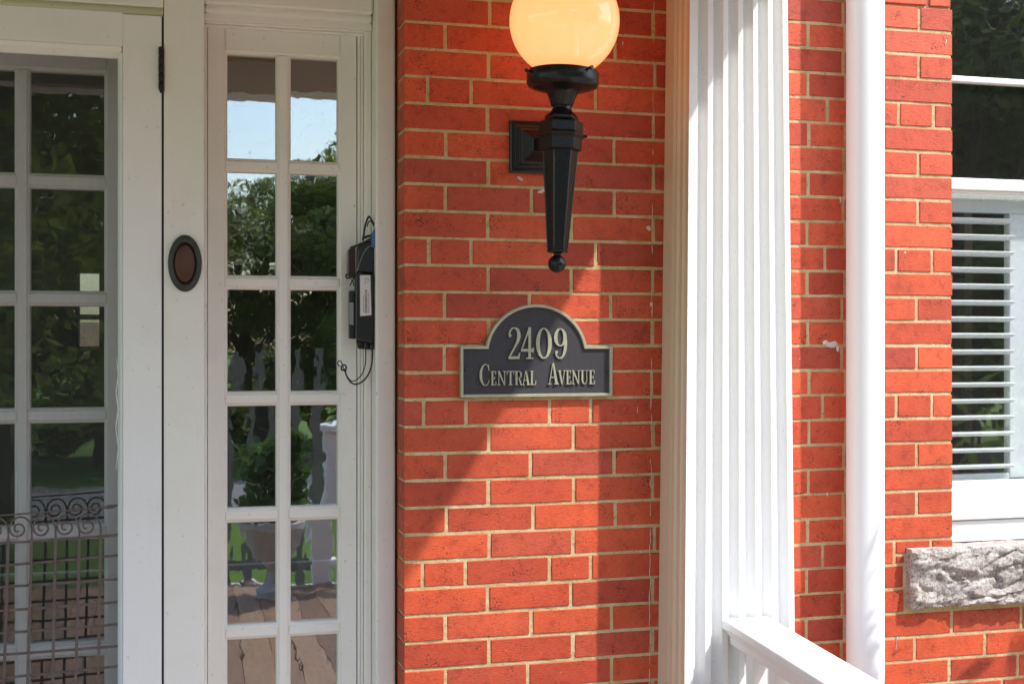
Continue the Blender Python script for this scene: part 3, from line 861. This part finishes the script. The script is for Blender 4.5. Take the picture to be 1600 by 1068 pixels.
# insect mesh: real wires
ms = MB(); ym = YD + .030
def wire(p, q, r_):
    p = Vector(p); q = Vector(q); t = (q-p).normalized(); u = Vector((0,1,0)); v = t.cross(u)
    vs = []
    for c in (p, q):
        for a in (0, 2.094, 4.189):
            vs.append(c + u*math.sin(a)*r_ + v*math.cos(a)*r_)
    ms.add(vs, [(0,1,4,3),(1,2,5,4),(2,0,3,5)])
PW = .0026
x = sol+.001
while x < so0: wire((x, ym, .2), (x, ym, zo_t+.004), .00019); x += PW
z = .2
while z < zo_t: wire((sol, ym+.0004, z), (so0+.002, ym+.0004, z), .00019); z += PW
tag(ms.build('insect_mesh', WIRE, sdr), 'fine grey insect mesh filling the screen door')
# iron grille
YG = .152-.028
gm_ = MB(); gm_.tube([P3(a/3.71, 780 + b/3.71, .124) for a, b in ((-2000, 92+2000*.075), (0, 92), (300, 70), (600, 46), (684, 33))], .0021, 6)
gr = gm_.build('grille', RUST, sdr)
gr['label'] = 'rusty iron grille with scrolls along its top'
def z6(x, y): return x/3.71, 780 + y/3.71
def barp(pts, r_, n=4, flat=None, m=RUST, name='bar', closed=False):
    P = [P3(*z6(a, b), YG + c) for a, b, c in pts]
    mm = MB(); mm.tube(P, r_, n, flat=flat); o = mm.build(name, m); o.parent = gr; o.matrix_parent_inverse = Matrix.Translation((0,0,0))
    return o
hb = [(255,205),(385,322),(508,460),(645,593),(775,722),(900,848),(1035,965),(1165,1085),(1295,1205),(1425,1325)]
for i, (a, b) in enumerate(hb):
    slp = (b-a)/686
    barp([(-2000, a-2000*slp, 0), (-20, a, 0), (200, a+slp*200, .001), (450, a+slp*450, -.0008), (684, b, 0)], .0042, 4, flat=.45)
vb_ = [(48,22),(184,160),(322,305),(460,438),(583,570)]
for k in range(1, 14): vb_.append((48-137*k, 22-139*k))
for (a, b) in vb_:
    s_ = (b-a)/830
    barp([(a-s_*40, 190, -.004), (a, 232, -.004), ((a+b)/2+rnd(-2,2), 640, -.0045), (b, 1060, -.004), (b+s_*300, 1400, -.004)], [.0015,.0048,.0046,.0048,.0048], 4, flat=.45)
barp([(600, 46, 0), (625, 43, 0), (655, 38, 0), (684, 33, 0)], [.002,.0055,.0055,.002], 6, flat=.5)
def crom(pts, n=6):
    out = []
    P = [pts[0]] + list(pts) + [pts[-1]]
    for i in range(1, len(P)-2):
        for k in range(n):
            t = k/n; p0, p1, p2, p3 = P[i-1], P[i], P[i+1], P[i+2]
            out.append(tuple(.5*((2*b)+(-a+c)*t+(2*a-5*b+4*c-d)*t*t+(-a+3*b-3*c+d)*t**3) for a, b, c, d in zip(p0, p1, p2, p3)))
    out.append(tuple(pts[-1])); return out
scr = [(0,208),(-1,160),(-12,122),(-42,97),(-82,98),(-112,122),(-122,152),(-112,180),(-86,194),(-56,186),(-40,162),(-50,138),(-74,130),(-94,146),(-90,166),(-74,168)]
for i, (a, b) in enumerate(sorted(vb_, key=lambda q: -q[0])[:9]):
    dy = (583-a)*.045 - 4
    barp([(a+x_, y_+dy, rnd(-.001,.001)) for x_, y_ in crom([(q*1.06, 150+(w_-150)*1.12) for q, w_ in scr])], .0023, 5, name='scroll')

# hinge
hg = MB(); hx = UX(251.8, YD-.006)
z0h, z1h = UZ(252, 141, YD), UZ(252, 74, YD)
for k in range(5):
    a = z0h + (z1h-z0h)*k/5; b = z0h + (z1h-z0h)*(k+1)/5 - .001
    hg.lathe([(.0055, a), (.0066, a+.0015), (.0066, b-.0015), (.0055, b)], 14, (hx, YD-.005, 0))
hg.lathe([(.002, z0h-.008), (.0045, z0h-.003), (.0045, z0h-.0005)], 12, (hx, YD-.005, 0))
tag(hg.build('hinge', HINGE, sdr, angle=40), 'black hinge knuckle with chipped rusty paint')
MB().box(so1+.0002, xm0-.0002, YD+.012, YD+.03, .0, 2.36).build('gap_strip', INK, sdr)

# ------------------------------------------------------------------ oval bell plate
ob = thing('oval_bell_plate', 'small oval bronze bell plate screwed to the cream post left of the sidelight', 'bell', (UX(289, YC), YC, UZ(289, 411.5, YC)))
def oval(a, b, y0, y1, px=289, py=411.5, n=40, inner=None):
    X, Z = U(px, py, YC); m = MB(); P = []
    return X, Z
X, Z = U(289, 411.5, YC)
hx_, hz_ = .0405, .0700
rgs = [(1.0, 0), (1.0, -.004), (.95, -.010), (.84, -.013), (.74, -.011), (.70, -.007), (.69, -.003)]
m = MB(); n = 44
for f_, y_ in rgs: m.v += [(X+math.cos(2*math.pi*k/n)*(hx_*f_ if f_ > .8 else hx_*(f_-.02)), YC+y_, Z+math.sin(2*math.pi*k/n)*(hz_*f_ if f_ > .8 else hz_*(f_+.02))) for k in range(n)]
m.f += [(i*n+k, i*n+(k+1) % n, (i+1)*n+(k+1) % n, (i+1)*n+k) for i in range(len(rgs)-1) for k in range(n)]
m.build('rim', BRONZE, ob, smooth=True)
m = MB(); rgs = [(1.0, -.001), (.97, -.005), (.8, -.007), (.3, -.0078)]
for f_, y_ in rgs: m.v += [(X+math.cos(2*math.pi*k/n)*hx_*.67*f_, YC+y_, Z+math.sin(2*math.pi*k/n)*hz_*.71*f_) for k in range(n)]
m.f += [(i*n+k, i*n+(k+1) % n, (i+1)*n+(k+1) % n, (i+1)*n+k) for i in range(len(rgs)-1) for k in range(n)]
m.f.append([3*n+k for k in range(n)])
m.build('centre_plate', COPPER, ob, smooth=True)

# ================================================================== LOCKBOX HANGING AT THE SIDELIGHT
def z7(x, y): return 500 + x/3.557, 320 + y/3.557
YL = .125
lk = thing('lockbox', 'black plastic lockbox with a white barcode sticker hanging beside the sidelight', 'lockbox', tuple(P3(570, 545, YL)))
def quadbox(pts, y0, y1, name, m, bev=.002):
    P = [U(*z7(a, b), y0) for a, b in pts]
    mm = MB(); mm.prism(P, 'y', y0, y1); return mm.build(name, m, lk, bevel=bev)
quadbox([(215,800),(306,806),(308,190),(228,215),(205,240),(203,400),(203,760)], .131, .146, 'back_plate', BLACKP)
quadbox([(196,742),(240,757),(300,772),(303,385),(240,380),(222,362),(196,385)], .108, .1305, 'casing', BLACKP, .004)
quadbox([(156,398),(198,408),(198,230),(168,240),(156,254)], .118, .145, 'shutter', mat_simple('brown_black_plastic', (.03,.014,.010), rough=.2, var=.3, bmp=0))
quadbox([(205,375),(300,383),(302,205),(240,222),(206,240)], .120, .1308, 'shutter', BLACKP, .004)
quadbox([(162,742),(196,746),(196,476),(162,476)], .122, .14, 'key_compartment', BLACKP)
quadbox([(163,662),(187,668),(187,542),(163,542)], .1212, .1217, 'sticker', mat_simple('dull_grey_sticker', (.28,.27,.27), var=.2, bmp=0), 0)
quadbox([(224,618),(286,612),(280,390),(222,390)], .1066, .1076, 'sticker', STICK, 0)
ink = MB()
def inkq(a, b, c, d, yy=.1062):
    P = [U(*z7(*q), yy) for q in (a, b, c, d)]
    ink.prism(P, 'y', yy, yy+.0003)
y_ = 470
while y_ < 600:
    h_ = random.choice([1.6, 2.6, 4]); inkq((249, y_+h_), (263, y_+h_), (263, y_), (249, y_)); y_ += h_ + random.choice([1.8, 2.6, 3.4])
for cx2, a0, a1 in ((271,488,596),(242,500,588)):
    q = a0
    while q < a1: L = rnd(3, 8); inkq((cx2-1.3, q+L), (cx2+1.3, q+L), (cx2+1.3, q), (cx2-1.3, q)); q += L + 3
for (a, b) in ((248,408),(258,406),(266,412),(250,420),(262,424),(247,432)):
    inkq((a, b+7), (a+4, b+7), (a+6, b), (a+2, b))
ink.build('barcode_print', INK, lk)
def cable(pts, r_, m, name, yy=.12, sm_=5):
    P = [P3(*z7(a, b), yy + (c if c else 0)) for a, b, c in crom([(p[0], p[1], p[2] if len(p) > 2 else 0) for p in pts], sm_)]
    return MB().tube(P, r_, 7).build(name, m, lk, smooth=True)
cable([(238,200),(244,160),(252,112),(270,66),(282,78),(300,112),(309,175)], .0026, BLACKP, 'shackle')
cable([(262,120),(270,95),(284,92),(302,120)], .0018, BLACKP, 'shackle')
cable([(236,186),(262,176),(288,170)], .0035, BLACKP, 'clasp')
cable([(168,238),(205,226),(250,206),(290,184)], .003, BLACKP, 'clasp')
quadbox([(286,236),(308,240),(311,130),(298,140),(287,170)], .105, .1192, 'blue_cap', BLUE, .004)
cable([(288,226),(262,240),(238,275),(222,320),(206,368)], .0009, STEELW, 'wire', .112)
cable([(192,400),(170,404),(152,408),(144,394),(152,384),(163,390)], .0022, BLACKP, 'knob')
cable([(196,395),(178,425),(166,448)], .0016, BLACKP, 'tie'); cable([(172,412),(184,430),(188,450)], .0014, BLACKP, 'tie')
cable([(256,772),(254,800),(252,880),(238,930),(208,968),(176,978),(150,950),(130,905),(118,872),(104,866),(98,882),(110,898)], .0015, BLACKP, 'hook_cable')
cable([(292,775),(290,860),(278,920),(250,968),(210,994),(178,990),(156,965),(142,930),(146,900),(134,888),(118,900),(124,918),(140,912)], .0022, BLACKP, 'hook_cable', .116)
quadbox([(246,800),(268,803),(266,766),(248,764)], .113, .128, 'gland', BLACKP, .002); quadbox([(278,800),(304,803),(304,775),(280,772)], .113, .128, 'gland', BLACKP, .002)

# ================================================================== WALL LAMP
YA = -.237
def lampmat():
    m, n, l, b = newmat('lit_opal_glass')
    lw = N(n, 'ShaderNodeLayerWeight'); lw.inputs[0].default_value = .35
    p = objco(n)
    t = N(n, 'ShaderNodeTexNoise', Scale=7.0, Detail=2.0); l.new(p, t.inputs[0])
    r = ramp(n, l, lw.outputs['Facing'], [(0, (1.0,.30,.100)), (.55, (1.0,.275,.088)), (.85, (.92,.22,.085)), (1, (.66,.19,.10))])
    c = mix(n, l, t.outputs[0], r.outputs[0], (1.0,.32,.115))
    l.new(c, b.inputs['Emission Color']); b.inputs['Emission Strength'].default_value = LAMP_E
    b.inputs['Base Color'].default_value = (.30,.25,.20,1); b.inputs['Roughness'].default_value = .12
    b.inputs['Coat Weight'].default_value = .3
    return m
LAMP_E = .64
OPAL = lampmat()
PXM = (F*CO - 80*SI) / (D + YA)           # pixels per metre at the lamp axis
ball = P3(870.3, 412, YA); top = P3(882, 33, YA)
ax = (top - ball).normalized()
lamp = thing('wall_lamp', 'black torch-shaped wall lamp with a lit round opal glass globe', 'lamp', tuple(P3(834, 231, 0)))
def hh(py): return (412 - py) / PXM       # height along the axis above the ball
def rr_(p): return p / PXM
MB().lathe([(rr_(86)*math.sin(a), hh(33) - rr_(86)*math.cos(a)) for a in [math.pi*(.13 + .87*k/40) for k in range(41)]], 64, ball, ax).build('globe', OPAL, lamp, smooth=True)
MB().lathe([(rr_(50), hh(113)), (rr_(55), hh(112)), (rr_(56.5), hh(114)), (rr_(56.5), hh(131)), (rr_(54), hh(136)), (rr_(42), hh(140)), (rr_(27), hh(143)),
            (rr_(23.5), hh(148)), (rr_(20), hh(156)), (rr_(17.3), hh(165)), (rr_(16), hh(166.5))], 48, ball, ax).build('gallery', BLACK, lamp, angle=50)
for a in (R(-172), R(-62), R(58)):
    u = Vector((math.cos(a), math.sin(a), 0)); c = ball + ax*hh(114.5) + u*rr_(57)
    MB().tube([c - u*.004, c + u*.006], .0035, 8).tube([c + u*.006, c + u*.010], .005, 8).build('thumb_screw', BLACK, lamp)
MB().lathe([(rr_(15), hh(166)), (rr_(14.5), hh(169)), (rr_(17), hh(174)), (rr_(22), hh(179)), (rr_(24), hh(181))], 32, ball, ax).build('neck', BLACK, lamp, angle=50)
hexp = [(24.5,181),(26,182),(26,187),(32,190.5),(34,192),(34,206),(35,208),(37,210),(37,213),(34,216),(33,218),(33,234),(30,236),(27,236.5),(26.8,238),(15.2,389),(16.5,390.5),(16.5,394),(9,396)]
hr = math.radians(-10)
MB().lathe([(rr_(a)*1.02, hh(b)) for a, b in hexp], 6, ball, ax, hr).build('hexagonal_stem', BLACK, lamp, bevel=.0012)
# raised arris strips on the tapering stem
st = MB()
for k in range(6):
    a = hr + k*math.pi/3
    u0 = Vector((1,0,0)) - ax*ax.x; u0.normalize(); w0 = ax.cross(u0)
    d = u0*math.cos(a) + w0*math.sin(a)
    st.tube([ball + ax*hh(238) + d*rr_(26.6), ball + ax*hh(388) + d*rr_(15.2)], .0022, 6)
st.build('stem_rib', BLACK, lamp)
MB().lathe([(rr_(6), hh(395)), (rr_(5.5), hh(399)), (rr_(7.5), hh(400.5))] + [(rr_(14)*math.sin(a), -rr_(14)*math.cos(a)) for a in [math.pi*(.82 - .82*k/16) for k in range(17)]][:], 28, ball, ax).build('ball_finial', BLACK, lamp, angle=60)
nub = ball + ax*hh(213); MB().tube([nub + Vector((rr_(34),-.01,0)), nub + Vector((rr_(40),-.012,0))], .0035, 8).build('thumb_screw', BLACK, lamp)
# back plate: stepped square rising to the arm
pc_ = P3(834.5, 231, 0); bp = MB()
steps = [(.0665, 0), (.0665, -.010), (.062, -.0125), (.057, -.0125), (.055, -.018), (.048, -.020), (.046, -.026), (.040, -.028), (.018, -.060)]
for h_, y_ in steps:
    bp.v += [(pc_.x-h_, y_, pc_.z-h_), (pc_.x+h_, y_, pc_.z-h_), (pc_.x+h_, y_, pc_.z+h_), (pc_.x-h_, y_, pc_.z+h_)]
for i in range(len(steps)-1):
    for k in range(4): bp.f.append((i*4+k, i*4+(k+1) % 4, (i+1)*4+(k+1) % 4, (i+1)*4+k))
bp.f.append([len(bp.v)-4+k for k in range(4)])
bp.build('back_plate', BLACK, lamp, bevel=.0012)
ja = ball + ax*hh(222)
MB().tube([(pc_.x, -.058, pc_.z), (pc_.x, -.13, pc_.z), (ja.x, ja.y+.02, ja.z)], [.020,.016,.018], 4).build('arm', BLACK, lamp)

# ================================================================== ADDRESS PLAQUE
YQ = -.012
pq = thing('address_plaque', 'arched dark metal address plaque reading 2409 Central Avenue under the lamp', 'sign', tuple(P3(838, 618, YQ)))
def outline(inset):
    l_, r_, b_, s_ = 719+inset, 957-inset, 620-inset*1.02, 540+inset
    cx3, cy3, rad = 838, 555.5, 80.5-inset
    pts = [(l_, b_), (r_, b_), (r_, s_)]
    a0 = math.asin((cy3-s_)/rad)
    n_ = 36
    for k in range(n_+1):
        a = a0 + (math.pi-2*a0)*k/n_
        pts.append((cx3 + rad*math.cos(a), cy3 - rad*math.sin(a)))
    pts.append((l_, s_))
    # straighten: px -> plaque plane (columns plumb, rows level)
    out = []
    for px, py in pts: out.append((UX(px, YQ), UZ(838, py, YQ)))
    return out
MB().prism(outline(2.5), 'y', YQ+.003, .0).build('plate', PLATE, pq)
o0, o1 = outline(0), outline(5.2); nn = len(o0)
bd = MB(); lay = [(o0, -.0005), (o0, YQ-.002), (o1, YQ-.002), (o1, YQ+.0035)]
o0i = outline(.8); o1i = outline(4.4)
lay = [(o0, -.0005), (o0, YQ), (o0i, YQ-.0025), (o1i, YQ-.0025), (o1, YQ), (o1, YQ+.0035)]
for pts, y_ in lay: bd.v += [(p[0], y_, p[1]) for p in pts]
for i in range(len(lay)-1):
    for k in range(nn): bd.f.append((i*nn+k, i*nn+(k+1) % nn, (i+1)*nn+(k+1) % nn, (i+1)*nn+k))
bd.build('border', PEWTER, pq, angle=30)
for px in (728, 948.5):
    c = P3(px, 577.5, YQ)
    MB().lathe([(.0030, -.0030), (.0030, .0005), (.0018, .0016)], 12, (c.x, c.y, c.z), (0,-1,0)).build('screw', BRONZE, pq)

class Glyph:
    def __init__(s, x0, x1, y0, y1, name):
        s.x0, s.z1 = U(x0, y0, YQ)[0], UZ(838, y0, YQ); s.x1, s.z0 = UX(x1, YQ), UZ(838, y1, YQ)
        s.m = MB(); s.k = 0; s.name = name
        s.W = s.x1-s.x0; s.Hh = s.z1-s.z0
    def P(s, p): return s.x0 + p[0]*s.W, s.z0 + p[1]*s.Hh
    def poly(s, pts):
        """pts in unit box; each piece gets its own relief height so no two faces share a plane"""
        s.k += 1; y0 = YQ + .0031; y1 = YQ - .0012 - s.k*.00012
        s.m.prism([s.P(p) for p in pts], 'y', y0, y1)
    def stroke(s, pts, ws):
        """curved stroke; widths in units of glyph height"""
        P = crom([p + (w_,) for p, w_ in zip(pts, ws)], 5); L = []; Rr = []
        W3 = [(s.P(p[:2]), p[2]*s.Hh) for p in P]
        for i in range(len(W3)):
            a = Vector(W3[max(0, i-1)][0]); b = Vector(W3[min(len(W3)-1, i+1)][0]); t = (b-a).normalized(); nn_ = Vector((-t.y, t.x)); c = Vector(W3[i][0])
            L.append(c + nn_*W3[i][1]/2*.86); Rr.append(c - nn_*W3[i][1]/2*.86)
        s.k += 1; y0 = YQ+.0031; y1 = YQ-.0012-s.k*.00012; n_ = len(L)
        vs = [(p.x, y1, p.y) for p in L] + [(p.x, y1, p.y) for p in Rr] + [(p.x, y0, p.y) for p in L] + [(p.x, y0, p.y) for p in Rr]
        fs = []
        for i in range(n_-1):
            fs += [(i, i+1, n_+i+1, n_+i), (i, 2*n_+i, 2*n_+i+1, i+1), (n_+i, n_+i+1, 3*n_+i+1, 3*n_+i)]
        fs += [(0, n_, 3*n_, 2*n_), (n_-1, 3*n_-1, 4*n_-1, 2*n_-1)]
        s.m.add(vs, fs)
    def rect(s, a, b, c, d): s.poly([(a, c), (b, c), (b, d), (a, d)])
    def done(s): return s.m.build(s.name, PEWTER, pq)
def g_2(g):
    g.stroke([(.14,.70),(.12,.82),(.28,.95),(.52,.985),(.78,.92),(.88,.76),(.80,.58),(.55,.38),(.28,.18),(.12,.05)], [.07,.06,.05,.045,.10,.13,.11,.07,.06,.05])
    g.stroke([(.10,.745),(.26,.735)], [.10,.10]); g.rect(.03,.93,.0,.085); g.poly([(.80,.08),(.93,.08),(.98,.20),(.90,.20)])
def g_4(g):
    g.rect(.56,.76,.03,1.0); g.poly([(.60,1.0),(.70,.96),(.12,.33),(.02,.30)]); g.rect(.0,.99,.235,.315); g.rect(.38,.94,.0,.04); g.rect(.88,.97,.20,.36)
def g_0(g):
    pts = [(.5+.40*math.sin(a), .5+.465*math.cos(a)) for a in [2*math.pi*k/16 for k in range(17)]]
    g.stroke(pts, [.045+.095*abs(math.sin(2*math.pi*k/16))**1.5 for k in range(17)])
def g_9(g):
    pts = [(.47+.36*math.sin(a), .69+.27*math.cos(a)) for a in [2*math.pi*k/14 for k in range(15)]]
    g.stroke(pts, [.04+.09*abs(math.sin(2*math.pi*k/14))**1.5 for k in range(15)])
    g.stroke([(.84,.72),(.88,.50),(.82,.25),(.62,.06),(.36,.03),(.16,.12),(.12,.24)], [.10,.12,.11,.07,.05,.05,.06]); g.stroke([(.09,.215),(.27,.215)], [.10,.10])
def g_C(g, T=.12):
    g.stroke([(.90,.74),(.84,.88),(.62,.98),(.36,.93),(.14,.72),(.08,.50),(.14,.26),(.36,.06),(.62,.02),(.84,.10),(.95,.26)], [.03,.04,.045,.07,T,T*1.15,T,.07,.045,.04,.03])
    g.poly([(.84,.70),(.93,.70),(.93,.98),(.86,.98)])
def g_E(g):
    g.rect(.12,.42,.02,.98); g.rect(.0,.90,.94,1.0); g.rect(.0,.92,.0,.065); g.rect(.35,.72,.47,.53)
    g.rect(.80,.92,.76,.97); g.rect(.84,.98,.03,.25); g.rect(.64,.74,.40,.61)
def g_N(g):
    g.rect(.14,.22,.03,.97); g.rect(.78,.86,.03,.99); g.poly([(.04,1.0),(.26,1.0),(.88,.0),(.76,.0)]); g.rect(.0,.36,.0,.05); g.rect(.64,1.0,.95,1.0)
def g_T(g):
    g.rect(.39,.62,.03,.97); g.rect(.02,.98,.935,1.0); g.rect(.02,.11,.74,.95); g.rect(.89,.98,.74,.95); g.rect(.26,.75,.0,.05)
def g_R(g):
    g.rect(.12,.36,.03,.97); g.rect(.0,.48,.0,.05); g.rect(.0,.36,.95,1.0)
    g.stroke([(.34,.97),(.58,.97),(.80,.88),(.84,.73),(.76,.57),(.56,.50),(.34,.50)], [.045,.05,.10,.13,.10,.05,.045])
    g.stroke([(.50,.50),(.70,.28),(.82,.05),(.98,.03)], [.07,.13,.10,.05])
def g_A(g):
    g.poly([(.42,1.0),(.56,1.0),(.92,.02),(.68,.02)]); g.poly([(.40,.97),(.47,.97),(.17,.03),(.10,.03)]); g.rect(.22,.74,.31,.36); g.rect(.0,.32,.0,.045); g.rect(.58,1.0,.0,.045)
def g_L(g):
    g.rect(.14,.42,.03,.97); g.rect(.0,.58,.95,1.0); g.rect(.0,.94,.0,.065); g.rect(.86,.99,.04,.30)
def g_V(g):
    g.poly([(.08,.98),(.32,.98),(.60,.02),(.46,.0)]); g.poly([(.80,.97),(.88,.97),(.56,.0),(.50,.03)]); g.rect(.0,.42,.955,1.0); g.rect(.66,1.0,.955,1.0)
def g_U(g):
    g.stroke([(.24,.98),(.24,.60),(.24,.26),(.36,.07),(.56,.03),(.74,.12),(.80,.30),(.80,.60),(.80,.98)], [.14,.14,.13,.09,.06,.05,.04,.04,.04])
    g.rect(.0,.48,.95,1.0); g.rect(.62,1.0,.95,1.0)
for fn, a, b, c, d, nm in ((g_2,793.7,813,511.5,560.5,'digit'),(g_4,814,834.4,511,560.5,'digit'),(g_0,838,861.5,511,561,'digit'),(g_9,866,886,511.5,560.5,'digit'),
    (g_C,750,765,568,601.5,'letter'),(g_E,767,775.5,579,601,'letter'),(g_N,776.8,791,579,601,'letter'),(g_T,791.6,803.5,579,601,'letter'),(g_R,804,816,579,601,'letter'),(g_A,815.8,828,579,601,'letter'),(g_L,828.4,837.5,579,601,'letter'),
    (g_A,856,873,567,600.5,'letter'),(g_V,871.5,884,578.5,600.5,'letter'),(g_E,884.5,892.5,578.5,600.5,'letter'),(g_N,893,906.5,578.5,600.5,'letter'),(g_U,907,919,578.5,600.5,'letter'),(g_E,920.3,929.5,578.5,600.5,'letter')):
    g = Glyph(a, b, c, d, nm); fn(g); g.done()

# ================================================================== WINDOW ON THE RIGHT
YW = .085
wn = thing('sash_window', 'white sash window with louvred shutters and a rough stone sill right of the downspout', 'window', (XW, YW, ZST))
wl, wr = XW-.002+.004, XW2-.004
def zw(py, yp=YW): return UZ(1490, py, yp)
def wbox(name, z0, z1, y0, y1, m=WHITE, x0=None, x1=None, bev=.003): return MB().box(x0 or wl, x1 or wr, y0, y1, z0, z1).build(name, m, wn, bevel=bev)
# side stiles hidden by the brick on the left, seen from further right
XST = UX(1470, YW)+.012
wbox('frame', zw(838), 2.98, YW+.02, YW+.11, x1=wl+.012, x0=wl)
wbox('frame', zw(838), 2.98, YW, YW+.11, x0=wr-.06, x1=wr)
wbox('frame', 2.90, 2.98, YW+.001, YW+.109, x0=wl+.013, x1=wr-.061)
ix0, ix1 = wl+.013, wr-.061
wbox('muntin', zw(126.5), zw(117.5), YW+.002, YW+.03, x0=ix0, x1=ix1)
wbox('meeting_rail', zw(296), zw(277.5), YW-.004, YW+.045, x0=ix0, x1=ix1)
wbox('meeting_rail', zw(299.5), zw(296.2), YW+.005, YW+.04, x0=ix0, x1=ix1, bev=.001)
wbox('sash_rail', zw(797), zw(753.5), YW+.006, YW+.05, x0=ix0, x1=ix1)
wbox('wooden_sill', zw(813, .04), zw(798, .04), .040, YW+.1, x0=ix0, x1=ix1, bev=.004)
wbox('sill_apron', ZST+.002, zw(814, .05), .050, YW+.1, x0=ix0, x1=ix1, bev=.002)
MB().box(ix0, ix1, YW+.016, YW+.020, zw(277), 2.90).build('pane', GLASSW, wn)
MB().box(ix0, ix1, YW+.026, YW+.030, zw(754), zw(299)).build('pane', GLASSW, wn)
# louvred shutter inside
YV = .155
def xv(px): return UX(px, YV)
def zv(py): return UZ(1490, py, YV)
sx0, sx1 = ix0, xv(1578)
MB().box(ix0-.0, ix1, YV, YV+.03, zv(331), zv(290)).build('shutter_rail', SHUT, wn, bevel=.002)
MB().box(xv(1578), xv(1640), YV-.0005, YV+.03, zv(749), zv(331.3)).build('shutter_stile', SHUT, wn, bevel=.002)
MB().box(ix0, xv(1577.6), YV, YV+.03, zv(765), zv(741)).build('shutter_rail', SHUT, wn, bevel=.002)
MB().box(xv(1640.5), ix1, YV, YV+.03, zv(749), zv(331.3)).build('shutter_panel', SHUT, wn, bevel=.002)
for i in range(16):
    zc = zv(344 + i*25.72)
    prof = []
    for k in range(12):
        a = 2*math.pi*k/12; u_, v_ = math.cos(a)*.030, math.sin(a)*.0072
        al = R(-7)
        prof.append((YV+.004 + u_*math.cos(al) - v_*math.sin(al), zc + u_*math.sin(al) + v_*math.cos(al)))
    MB().prism(prof, 'x', ix0, xv(1577.4)).build('louvre', SHUT, wn)
for (a, b) in ((1503,1511),(1546,1559)):
    MB().box(xv(a), xv(b), .28, .31, zv(760), zv(325)).build('dark_upright', ROOMW, wn)  # two dark upright bars behind the louvres
# rough stone sill
def stone():
    x0, x1 = UX(1427.6, -.036), XW2+.12
    zb, zt_ = ZSB, ZST; nx, nz = 210, 40; m = MB()
    idx = {}
    def nz_(x, z):
        v = noise.fractal(Vector((x*7, z*11, 3.1)), 1.0, 2.1, 3)
        pl = noise.voronoi(Vector((x*9+v, z*19-x*5, 2)))[0]
        facet = (pl[1]-pl[0])
        r1 = 1-abs(noise.noise(Vector((x*9+z*9, z*26-x*10, 7))))*2
        fine = noise.fractal(Vector((x*60, z*80, 1)), .7, 2.1, 4)
        return v*.015 + min(facet, .4)*.018 - max(0, r1-.74)*.030 + fine*.0044
    for i in range(nx+1):
        for j in range(nz+1):
            x = x0 + (x1-x0)*i/nx; z = zb + (zt_-zb)*j/nz
            e = min(i/2, (nx-i)/2, j/2.5, (nz-j)/2.5, 1)
            y = -.024 - nz_(x, z) * (1.0) - .008*e**.6
            zz = z + (noise.noise(Vector((x*22, j, 2)))*.003 if j in (0, nz) else 0)
            xx = x + (noise.noise(Vector((z*30, 5, 2)))*.004 if i == 0 else 0)
            idx[(i, j)] = len(m.v); m.v.append((xx, min(y, -.012), zz))
    for i in range(nx):
        for j in range(nz): m.f.append((idx[(i,j)], idx[(i+1,j)], idx[(i+1,j+1)], idx[(i,j+1)]))
    # back ring
    def ext(keys, off):
        prev = [idx[k] for k in keys]; new = []
        for k in keys:
            v = m.v[idx[k]]; new.append(len(m.v)); m.v.append((v[0], off, v[2] + noise.noise(Vector((v[0]*15, off, v[2]*15)))*.0015))
        for a in range(len(keys)-1): m.f.append((prev[a], prev[a+1], new[a+1], new[a]))
    ext([(i, nz) for i in range(nx+1)], .12); ext([(i, 0) for i in range(nx+1)], .12)
    ext([(0, j) for j in range(nz+1)], .12); ext([(nx, j) for j in range(nz+1)], .12)
    o = m.build('stone_sill', STONE, wn, smooth=False)
    flagsharp(o.data, 45)
    tag(o, 'rough-hewn grey granite sill block')
stone()
